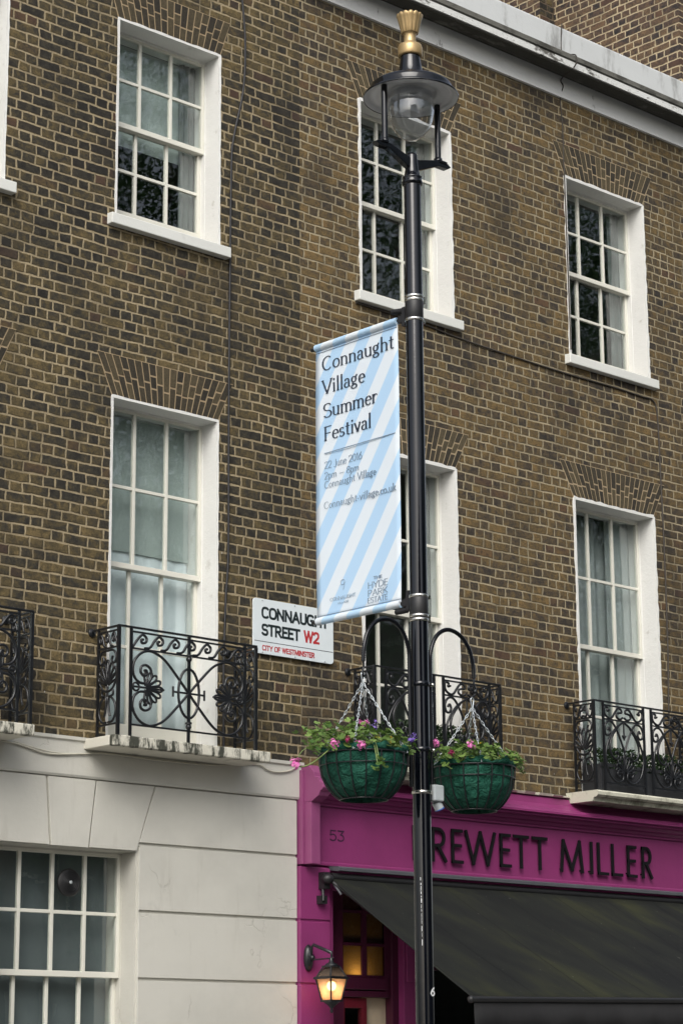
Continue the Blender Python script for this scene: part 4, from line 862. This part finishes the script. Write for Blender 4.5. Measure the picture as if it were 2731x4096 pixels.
# ================================================================= BANNER
def banmat():
    M=Mat('striped_banner_print',.55,spec=.3); o,x,y,z=M.xyz()
    yy=y+(-3.45); zz=z+4.93
    s=(zz-5.602+(yy+3.80)*1.405)/.2955; fr=s-s.op('FLOOR')
    k=fr.step(.485,.515) 
    edge=fr.step(.0,.015)
    M.col(M.mix(k*1.0,(.80,.86,.90),(.50,.71,.91))); M.bump(M.noise(o,3,2),.004,.3); 
    t=M.n('ShaderNodeBsdfTranslucent'); t.inputs[0].default_value=(.6,.75,.9,1); mx=M.n('ShaderNodeMixShader'); mx.inputs[0].default_value=.22
    M.l(M.b.outputs[0],mx.inputs[1]); M.l(t.outputs[0],mx.inputs[2]); M.l(mx.outputs[0],M.nt.nodes['Material Output'].inputs[0]); return M.m
bn=thing('banner','tall blue and white striped festival banner hanging from the black lamp post','banner',(PX,-3.45,4.93))
BY0,BY1,BZ0,BZ1=-3.790,-3.108,4.098,5.772
def bx(y,z): # gentle billow
    u=(y-BY0)/(BY1-BY0); v=(z-BZ0)/(BZ1-BZ0); return PX-.004+.010*math.sin(PI*u)*math.sin(PI*v*1.0)*.6+.004*math.sin(v*9+u*3)*v*(1-v)*2
vs=[]; NY,NZ=16,44
def inset(y,z):
    v=(z-BZ0)/(BZ1-BZ0); c=(BY0+BY1)/2; return c+(y-c)*(1.0+.02*(1-4*(v-.5)**2)*0-.0+.022*(1-4*(v-.5)**2))
for j in range(NZ+1):
    for i in range(NY+1):
        y=BY0+(BY1-BY0)*i/NY; z=BZ0+.03+(BZ1-BZ0-.06)*j/NZ; vs.append((bx(y,z),inset(y,z)-.0,z))
ban=MB().add(vs,[(j*(NY+1)+i,j*(NY+1)+i+1,(j+1)*(NY+1)+i+1,(j+1)*(NY+1)+i) for j in range(NZ) for i in range(NY)],True)
bf=ban.build('banner_fabric',banmat(),bn,solid=.001)
for z in (BZ1-.020,BZ0+.022): MB().tube([(PX-.004,BY0,z),(PX-.004,BY1,z)],.0215,14).build('sleeve',bf.data.materials[0],bn)
STI=plain('banner_stitch',(.16,.2,.26),.7)
for z in (BZ1-.055,BZ0+.050): MB().box(PX-.0075,PX-.0055,BY0+.002,BY1-.002,z-.0012,z+.0012).build('seam_line',STI,bf)
for z in (BZ1-.020,BZ0+.022):
    MB().tube([(PX,PY+.05,z),(PX,BY1+.045,z)],.0115,10).build('banner_rod',BLKM,bn)
    s=1 if z>5 else -1
    k=MB().box(PX-.026,PX+.026,PY+.050,PY+.075,z-.05,z+.06).box(PX-.018,PX+.018,PY+.075,PY+.115,z-.02,z+.02)
    k.tube([(PX-.012,PY+.075,z+s*.045),(PX-.030,PY+.150,z+s*.050)],.013,9)
    for i in range(6): k.tube([(PX-.012-.003*i,PY+.078+.0125*i,z+s*(.045+.0008*i)),(PX-.0125-.003*i,PY+.083+.0125*i,z+s*(.045+.0008*i))],.0165,9)
    k.build('rod_bracket',BLKM,bn)
NAVY=plain('navy_print',(.012,.022,.042),.6); SLATE=plain('slate_blue_print',(.18,.25,.33),.6); PALE=plain('grey_print',(.30,.40,.50),.6)
FX=PX-.0078
def btext(mb,t,yl,z,h,wd,th,tn,sf_=.07,gap=.10):
    q=MB(); lettering(q,t,(0,0,0),(0,-1,0),(0,0,1),(-1,0,0),h,wd,th,tn,sf_,1.,.0003,gap)
    for v in q.v:
        y,z_=v[1]+yl,v[2]+z; mb.v.append((bx(y,z_)-.0030+v[0],y,z_))
    b=len(mb.v)-len(q.v); mb.f+=[tuple(i+b for i in f) for f in q.f]; mb.sm+=q.sm
TH,TN=.0132,.0042
for t,yl,z,wd in (('Connaught',-3.168,5.598,.592),('Village',-3.166,5.456,.350),('Summer',-3.172,5.312,.445),('Festival',-3.178,5.174,.385)): q=MB(); btext(q,t,yl,z,.086,wd,TH,TN,.13); q.build('banner_title',NAVY,bf)
for t,yl,z,wd in (('22 June 2016',-3.174,5.008,.312),('2pm _ 8pm',-3.174,4.945,.285),('Connaught Village',-3.175,4.890,.427),('Connaught-village.co.uk',-3.173,4.768,.592)): q=MB(); btext(q,t,yl,z,.043,wd,.0050,.0020,.07); q.build('banner_line',SLATE,bf)
for t,yl,z,wd,h in (('THE',-3.573,4.291,.069,.018),('HYDE',-3.528,4.244,.160,.037),('PARK',-3.528,4.200,.158,.036),('ESTATE',-3.526,4.162,.160,.031)): q=MB(); btext(q,t,yl,z,h,wd,.0058,.0022,.06); q.build('estate_name',SLATE,bf)
q=MB(); btext(q,'CONNAUGHT',-3.218,4.221,.020,.209,.0040,.0020,.05); q.build('village_name',PALE,bf); q=MB(); btext(q,'VILLAGE',-3.280,4.196,.012,.089,.0022,.0022,0)
for c in (spiral(-3.322,4.316,.020,.010,200,-400,24),[(-3.334,4.318),(-3.336,4.30),(-3.332,4.285),(-3.326,4.274)]):
    q.tube([(bx(a,b)-.0030,a,b) for a,b in c],.0016,5)
q.build('banner_logo',PALE,bf)
MB().box(PX-.0066,PX-.0046,-3.762,-3.179,5.0975,5.1025).build('rule_line',SLATE,bf)
# ================================================================= HANGING BASKETS
def liner_mat():
    M=Mat('green_basket_liner',.7,(.009,.07,.05),spec=.2); o,x,y,z=M.xyz(); f=M.noise(o,9,4,.6,.8); M.col(M.ramp(f,[(.3,(.007,.052,.034)),(.7,(.014,.092,.060))])); M.bump(M.noise(o,13,4,.6,1.4),.035,1.); return M.m
LINER=liner_mat()
def bprof0(t): # 0 rim .. 1 bottom : radius, drop
    pts=[(0,.236,0),(.25,.234,.055),(.5,.222,.11),(.75,.192,.17),(.9,.155,.21),(1,.125,.232)]
    for a,b in zip(pts[:-1],pts[1:]):
        if t<=b[0]: k=(t-a[0])/(b[0]-a[0]); return a[1]+(b[1]-a[1])*k,a[2]+(b[2]-a[2])*k
    return pts[-1][1:]
def leaf(mb,p,nrm,size,rg):
    q=nrm.to_track_quat('Z','Y')@Quaternion((0,0,1),rg.random()*6.28); n=9; vs=[p.copy()]
    for i in range(n):
        a=PI*.12+2*PI*.88*i/(n-1)+PI*.06; r=size*(.5+.09*(i%2)+.03*rg.random()); vs.append(p+q@Vector((r*math.sin(a),-r*math.cos(a),size*(.10 if i%2 else .02))))
    mb.add(vs,[(0,i+1,i+2) for i in range(n-1)],True)
def flower(mb,c,size,rg,n=16):
    for _ in range(int(n*1.8)):
        d=Vector((rg.gauss(0,1),rg.gauss(0,1),rg.gauss(0,1)+.2)).normalized(); p=Vector(c)+d*size*(.35+.75*rg.random()); q=(d+Vector((0,0,.4))).to_track_quat('Z','Y')@Quaternion((0,0,1),rg.random()*6.28); s=size*(.36+.26*rg.random())
        mb.add([p+q@Vector(v)*s for v in ((0,-.7,0),(.42,-.1,.1),(.40,.45,.05),(0,.7,-.05),(-.40,.45,.05),(-.42,-.1,.1))],[(0,1,2,3,4,5)],True)
def basket(cx,label,seed,flowers,leafpos,hookz=3.665,trail=None,K=.965):
    rg=random.Random(seed); cz=3.235; cy=PY
    def bprof(t):
        r,d=bprof0(t); return r*K,d
    b=thing('hanging_basket',label,'hanging basket',(cx,cy,3.0),'planted hanging baskets on the lamp post')
    n=72; m=20; vs=[]
    for j in range(m+1):
        t=j/m; r,d=bprof(t)
        for k in range(n):
            a=2*PI*k/n; w=.006*math.sin(16*a)*(.3+t*.2)+.004*math.sin(5*a+9*t+seed); vs.append((cx+(r-.004+w)*math.cos(a),cy+(r-.004+w)*math.sin(a),cz-d))
    lin=MB().add(vs,[(j*n+k,j*n+(k+1)%n,(j+1)*n+(k+1)%n,(j+1)*n+k) for j in range(m) for k in range(n)],True); cv=[((v[0]-cx)*.93+cx,(v[1]-cy)*.93+cy,v[2]+.035) for v in vs[-n:]]; lin.add(vs[-n:]+cv,[(k,(k+1)%n,(k+1)%n+n,k+n) for k in range(n)]+[tuple(range(n,2*n))])
    rv=[]
    for j in range(4):
        for k in range(n):
            a=2*PI*k/n; h=(0,.018,.032,.026)[j]*(1+.5*math.sin(7*a+seed)+.25*math.sin(17*a)); rr=K*(.235,.242,.232,.205)[j]+.007*math.sin(13*a+j); rv.append((cx+rr*math.cos(a),cy+rr*math.sin(a),cz+h-.002))
    lin.add(rv,[(j*n+k,j*n+(k+1)%n,(j+1)*n+(k+1)%n,(j+1)*n+k) for j in range(3) for k in range(n)],True)
    lin.build('liner',LINER,b,solid=.003)
    wf=MB()
    def hoop(r,z,t): wf.tube([(cx+r*math.cos(2*PI*i/40),cy+r*math.sin(2*PI*i/40),z) for i in range(41)],t,6,False)
    hoop(.243*K,cz,.0042); hoop(bprof(.27)[0]+.006,cz-.06,.0032); hoop(bprof(1)[0]+.006,cz-.234,.0035)
    for i in range(18):
        a=2*PI*(i+.5)/18; wf.tube([(cx+(bprof(t/10)[0]+.006)*math.cos(a),cy+(bprof(t/10)[0]+.006)*math.sin(a),cz-bprof(t/10)[1]) for t in range(11)],.0040,5)
    wf.build('wire_frame',IRON,b)
    MB().lathe([(.2,.0),(.19,.012),(.001,.02)],(cx,cy,cz-.005),24).build('compost',plain('dark_compost',(.02,.014,.01),.95),b)
    hk=Vector((cx,cy,hookz))
    MB().tube(smoothpath([hk+Vector((.0,0,.012)),hk+Vector((.012,0,0)),hk+Vector((.006,0,-.035)),hk+Vector((0,0,-.05)),hk+Vector((-.006,0,-.03)),hk+Vector((-.010,0,0)),hk+Vector((0,0,.012))],5),.0035,6).build('hook',GALV,b)
    for k in range(4):
        a=R(20+90*k+seed*7); e=Vector((cx+.24*K*math.cos(a),cy+.24*K*math.sin(a),cz+.008)); s=hk+Vector((0,0,-.045)); L=(e-s).length; nl=int(L/.021); d=(e-s).normalized(); o1=d.orthogonal().normalized(); o2=d.cross(o1); ch=MB()
        for i in range(nl):
            c=s.lerp(e,(i+.5)/nl)-Vector((0,0,.004*math.sin(PI*(i+.5)/nl))); w_=o1 if i%2 else o2
            ch.tube([c+d*.0145*math.cos(2*PI*j/10)+w_*.0052*math.sin(2*PI*j/10) for j in range(11)],.0022,5,False)
        ch.build('chain',GALV,b)
    fo=MB(); stm=MB()
    for i in range(26):
        a=rg.random()*2*PI; r=.10+.17*rg.random(); p0=Vector((cx+.5*r*math.cos(a),cy+.5*r*math.sin(a),cz+.02)); p1=Vector((cx+r*math.cos(a),cy+r*math.sin(a),cz+.06+.09*rg.random()*(1.3-r/.27)))
        stm.tube(smoothpath([p0,p0.lerp(p1,.5)+Vector((0,0,.02)),p1],3),.0022,5)
        for _ in range(5): leaf(fo,p1+Vector((rg.gauss(0,.016),rg.gauss(0,.016),rg.gauss(0,.012))),Vector((rg.gauss(0,.5),rg.gauss(0,.5),.8)).normalized(),.020+.02*rg.random(),rg)
    for _ in range(230):
        a=rg.random()*2*PI; r=.25*math.sqrt(rg.random()); hgt=.02+.135*rg.random()*(1.15-r/.35); p=Vector((cx+r*math.cos(a)*1.08,cy+r*math.sin(a)*1.08,cz+hgt))
        leaf(fo,p,Vector((math.cos(a)*.7*rg.random(),math.sin(a)*.7*rg.random(),.7)).normalized(),.021+.021*rg.random(),rg)
    def al(x,z,dy):
        t=(PY+dy+12.6)/8.6; return x*t,1.6+(z-1.6)*t
    for (x,z,k,rad,dy) in leafpos:
        x,z=al(x,z,dy)
        stm.tube(smoothpath([(cx+(x-cx)*.45,cy+dy*.5,cz+.03),(cx+(x-cx)*.8,cy+dy*.8,(cz+.06+z)/2+.03),(x,cy+dy,z)],4),.0028,5)
        for _ in range(k): 
            p=Vector((x+rg.gauss(0,rad),cy+dy+rg.gauss(0,rad),z+rg.gauss(0,rad*.8))); leaf(fo,p,Vector((rg.gauss(0,.5),-.4+rg.gauss(0,.4),.7)).normalized(),.020+.022*rg.random(),rg)
    fo.build('foliage',GERAN,b); 
    for (x,z,sz,mat,dy) in flowers:
        if dy==-.12 and sz>.016: dy=-.19
        x,z=al(x,z,dy); sz*=1.12
        f=MB(); flower(f,(x,cy+dy,z),sz,rg,18 if sz>.015 else 9); f.build('flower',mat,b)
        stm.tube(smoothpath([(cx+(x-cx)*.7,cy+dy*.6,cz+.02),(cx+(x-cx)*.9,cy+dy*.85,(cz+z)/2+.02),(x,cy+dy,z)],4),.0022,5)
    if trail: stm.tube(smoothpath(trail,6),.0038,6)
    stm.build('stem',STEM,b)
Z=lambda x,z,s,m,dy=-.12:(x,z,s,m,dy)
basket(8.225,'planted green basket hanging left of the lamp post with trailing pink flower',2,
 [Z(7.945,3.265,.024,PINK),Z(8.13,3.275,.024,PINK,-.2),Z(8.14,3.385,.021,PINK,0),Z(8.175,3.395,.015,PINK,0),Z(7.68,3.137,.030,PINK,-.08),Z(8.232,3.372,.018,PURP,0),Z(8.238,3.405,.012,PURP,0),Z(8.262,3.345,.013,PURP,0),Z(8.50,3.335,.022,PURP),Z(8.525,3.360,.013,PURP),Z(8.25,3.325,.013,YELL),Z(8.343,3.312,.014,YELL),Z(8.352,3.33,.010,YELL),Z(8.39,3.325,.010,YELL),Z(8.25,3.283,.011,YELL),Z(8.04,3.295,.017,CRIM)],
 [(7.84,3.285,18,.030,-.05),(7.775,3.30,14,.028,-.03),(7.80,3.235,12,.030,-.08),(7.86,3.345,10,.022,0),(7.99,3.33,22,.035,0),(8.05,3.375,14,.028,0),(8.10,3.345,16,.03,.02),(8.25,3.185,9,.020,-.26),(8.26,3.22,6,.015,-.25),(8.36,3.27,9,.025,-.1),(8.44,3.285,9,.022,-.06),(8.50,3.265,6,.018,-.08),(8.0,3.29,16,.04,-.1)],
 trail=[(8.02,PY-.03,3.285),(7.95,PY-.06,3.25),(7.87,PY-.08,3.20),(7.79,PY-.085,3.15),(7.73,PY-.08,3.125),(7.69,PY-.08,3.128)])
basket(9.052,'planted green basket hanging right of the lamp post with few pink flowers',5,
 [Z(8.69,3.335,.020,PINK,0),Z(8.95,3.35,.021,PINK),Z(8.985,3.335,.013,PINK),Z(8.80,3.293,.017,CRIM),Z(9.03,3.36,.008,YELL),Z(9.235,3.325,.011,PINK),Z(9.185,3.305,.010,YELL)],
 [(8.75,3.30,16,.03,0),(8.80,3.26,14,.03,-.1),(8.93,3.285,20,.035,-.05),(9.05,3.29,20,.035,-.05),(9.17,3.295,16,.03,-.03),(9.28,3.28,10,.022,0),(9.33,3.26,6,.02,0),(9.37,3.225,4,.012,0),(9.30,3.30,4,.02,0)],
 hookz=3.615,K=.935,trail=[(9.2,PY,3.27),(9.28,PY,3.29),(9.325,PY,3.32)])
# ================================================================= CABLES
CB=plain('black_cable_sheath',(.02,.02,.022),.6); CBB=plain('brown_cable_sheath',(.05,.042,.034),.7); CW=plain('off_white_cable',(.48,.46,.38),.6)
tag(MB().tube(smoothpath([(10.70,-.012,10.4),(10.69,-.012,9.95),(10.73,-.014,9.48),(10.713,-.014,9.06),(10.62,-.014,8.64),(10.597,-.012,8.38),(10.588,-.012,7.5),(10.582,-.012,6.45),(10.584,-.012,5.37),(10.562,-.012,5.0),(10.545,-.012,4.45),(10.55,-.012,3.88)],8),.0085,7).build('wall_cable',CB),'black cable running down dark brick beside the left house windows','cable')
tag(MB().tube(smoothpath([(14.43,-.06,10.80),(14.42,-.06,10.52),(14.36,-.27,10.40),(14.345,-.27,10.29),(14.41,-.05,10.26),(14.44,-.042,10.20),(14.432,-.010,10.09),(14.451,-.010,9.84),(14.452,-.010,9.51),(14.448,-.018,9.20),(14.452,-.018,8.6),(14.458,-.018,7.74)],8),.006,6).build('wall_cable',CBB),'thin wire draped over the white cornice beside the top right window','cable')
tag(MB().tube(smoothpath([(11.9,-.010,7.585),(12.66,-.010,7.572),(13.01,-.010,7.546),(13.67,-.010,7.524),(14.42,-.010,7.511),(15.0,-.010,7.514),(15.4,-.010,7.505),(15.56,-.010,7.497),(15.614,-.010,7.36),(15.625,-.010,6.77),(15.632,-.010,6.13),(15.626,-.010,5.3),(15.60,-.010,4.6),(15.60,-.010,3.9)],8),.0075,6).build('wall_cable',CBB),'brown cable crossing beneath the right house sills and dropping past its balcony','cable')
gl=MB().tube(smoothpath([(8.3,-.042,3.79),(8.573,-.042,3.778),(8.716,-.042,3.768),(8.824,-.042,3.75),(8.943,-.042,3.727),(9.062,-.042,3.724),(9.247,-.042,3.742),(9.5,-.042,3.765),(9.92,-.042,3.758),(10.43,-.042,3.765),(10.826,-.042,3.807),(10.933,-.042,3.778),(11.02,-.042,3.766),(11.15,-.042,3.785),(11.23,-.042,3.825)],6),.0062,6)
gl.tube(smoothpath([(8.716,-.040,3.780),(8.88,-.040,3.752),(9.06,-.040,3.735),(9.3,-.040,3.742)],6),.004,5)
tag(gl.build('light_string',CW),'thin off-white wire sagging along the cream stucco band under the balcony','wire')
# ================================================================= TREES ACROSS THE STREET (seen mirrored in the panes)
def tree(x,y,h,spread,seed,n,label):
    rg=random.Random(seed); t=thing('plane_tree',label,'tree',(x,y,0),'trees across the street')
    tk=MB().tube(smoothpath([(x,y,-.1),(x+.1,y,h*.2),(x-.1,y+.1,h*.42)],6),[.34-.012*i for i in range(13)],10)
    ends=[]
    for i in range(14):
        a=2*PI*i/7+rg.random(); rr=spread*(.5+.4*rg.random()); zz=h*(.38+.58*rg.random()); e=Vector((x+rr*math.cos(a),y+rr*math.sin(a),zz)); ends.append(e)
        tk.tube(smoothpath([(x-.1,y+.1,h*.40),Vector((x,y,h*.45)).lerp(e,.5)+Vector((0,0,.4)),e],4),[.16-.015*k for k in range(9)],6)
    tk.build('trunk',BARK,t)
    cr=MB(); cl=[]
    for e in ends: cl+= [e+Vector((rg.gauss(0,spread*.28),rg.gauss(0,spread*.28),rg.gauss(0,h*.11))) for _ in range(18)]
    for _ in range(n):
        c=cl[rg.randrange(len(cl))]; p=c+Vector((rg.gauss(0,.85),rg.gauss(0,.85),rg.gauss(0,.65))); q=Quaternion((rg.random()-.5,rg.random()-.5,rg.random()-.5,rg.random()-.5)).normalized(); s=.045+.05*rg.random()
        cr.add([p+q@Vector(v)*s for v in ((-.6,0,0),(0,-.5,.08),(.6,0,0),(0,.5,.08))],[(0,1,2,3)])
    cr.build('crown',PLANE,t)
for a in ((19.5,-15.5,20,5.2,11,85000,'dark leafy tree mirrored in the left house windows'),(27.5,-16.0,22,5.6,12,85000,'tall dark leafy tree mirrored in the middle windows'),(36.5,-15.5,21,5.6,13,85000,'broad dark leafy tree mirrored in the right hand windows')): tree(*a)


TB=plain('terrace_brick',(.10,.078,.052),.9,0,.2,.3,6); DP=plain('dark_pane',(.02,.022,.025),.1)  # unseen terraces added to darken the lamp post's reflections; gaps leave bright sky streaks
for x0,x1,lab in ((-9,2.5,'short unseen brown brick terrace added across the street to darken reflections'),(12.5,80,'long unseen brown brick terrace added behind the leafy trees to darken reflections')):
    ot=thing('added_terrace',lab,'building',((x0+x1)/2,-21,0),'terraces added across the street')
    ho=[]; xx=x0+1.2
    while xx+1.3<x1: ho+= [(xx,xx+1.05,z,z+hh) for z,hh in ((.9,1.9),(4.0,2.3),(7.4,1.7))]; xx+=3.1
    facade(MB(),x0,x1,-.12,10.2,ho,-20.2,-20.4).build('brick_wall',TB,ot)
    MB().box(x0,x1,-30,-20.45,-.12,10.1).build('block',INT,ot); MB().box(x0,x1,-20.5,-20.1,10.2,10.6).build('parapet',STUCCO,ot)
    gm=MB(); gf=MB()
    for a,b,c,d in ho:
        gm.box(a,b,-20.34,-20.33,c,d); gf.box(a,b,-20.33,-20.28,(c+d)/2-.03,(c+d)/2+.03).box((a+b)/2-.02,(a+b)/2+.02,-20.33,-20.285,c,d)
    wp=gm.build('window_panes',DP,ot); wp['kind']='stuff'; gb=gf.build('glazing_bars',SASH,ot); gb['kind']='stuff'
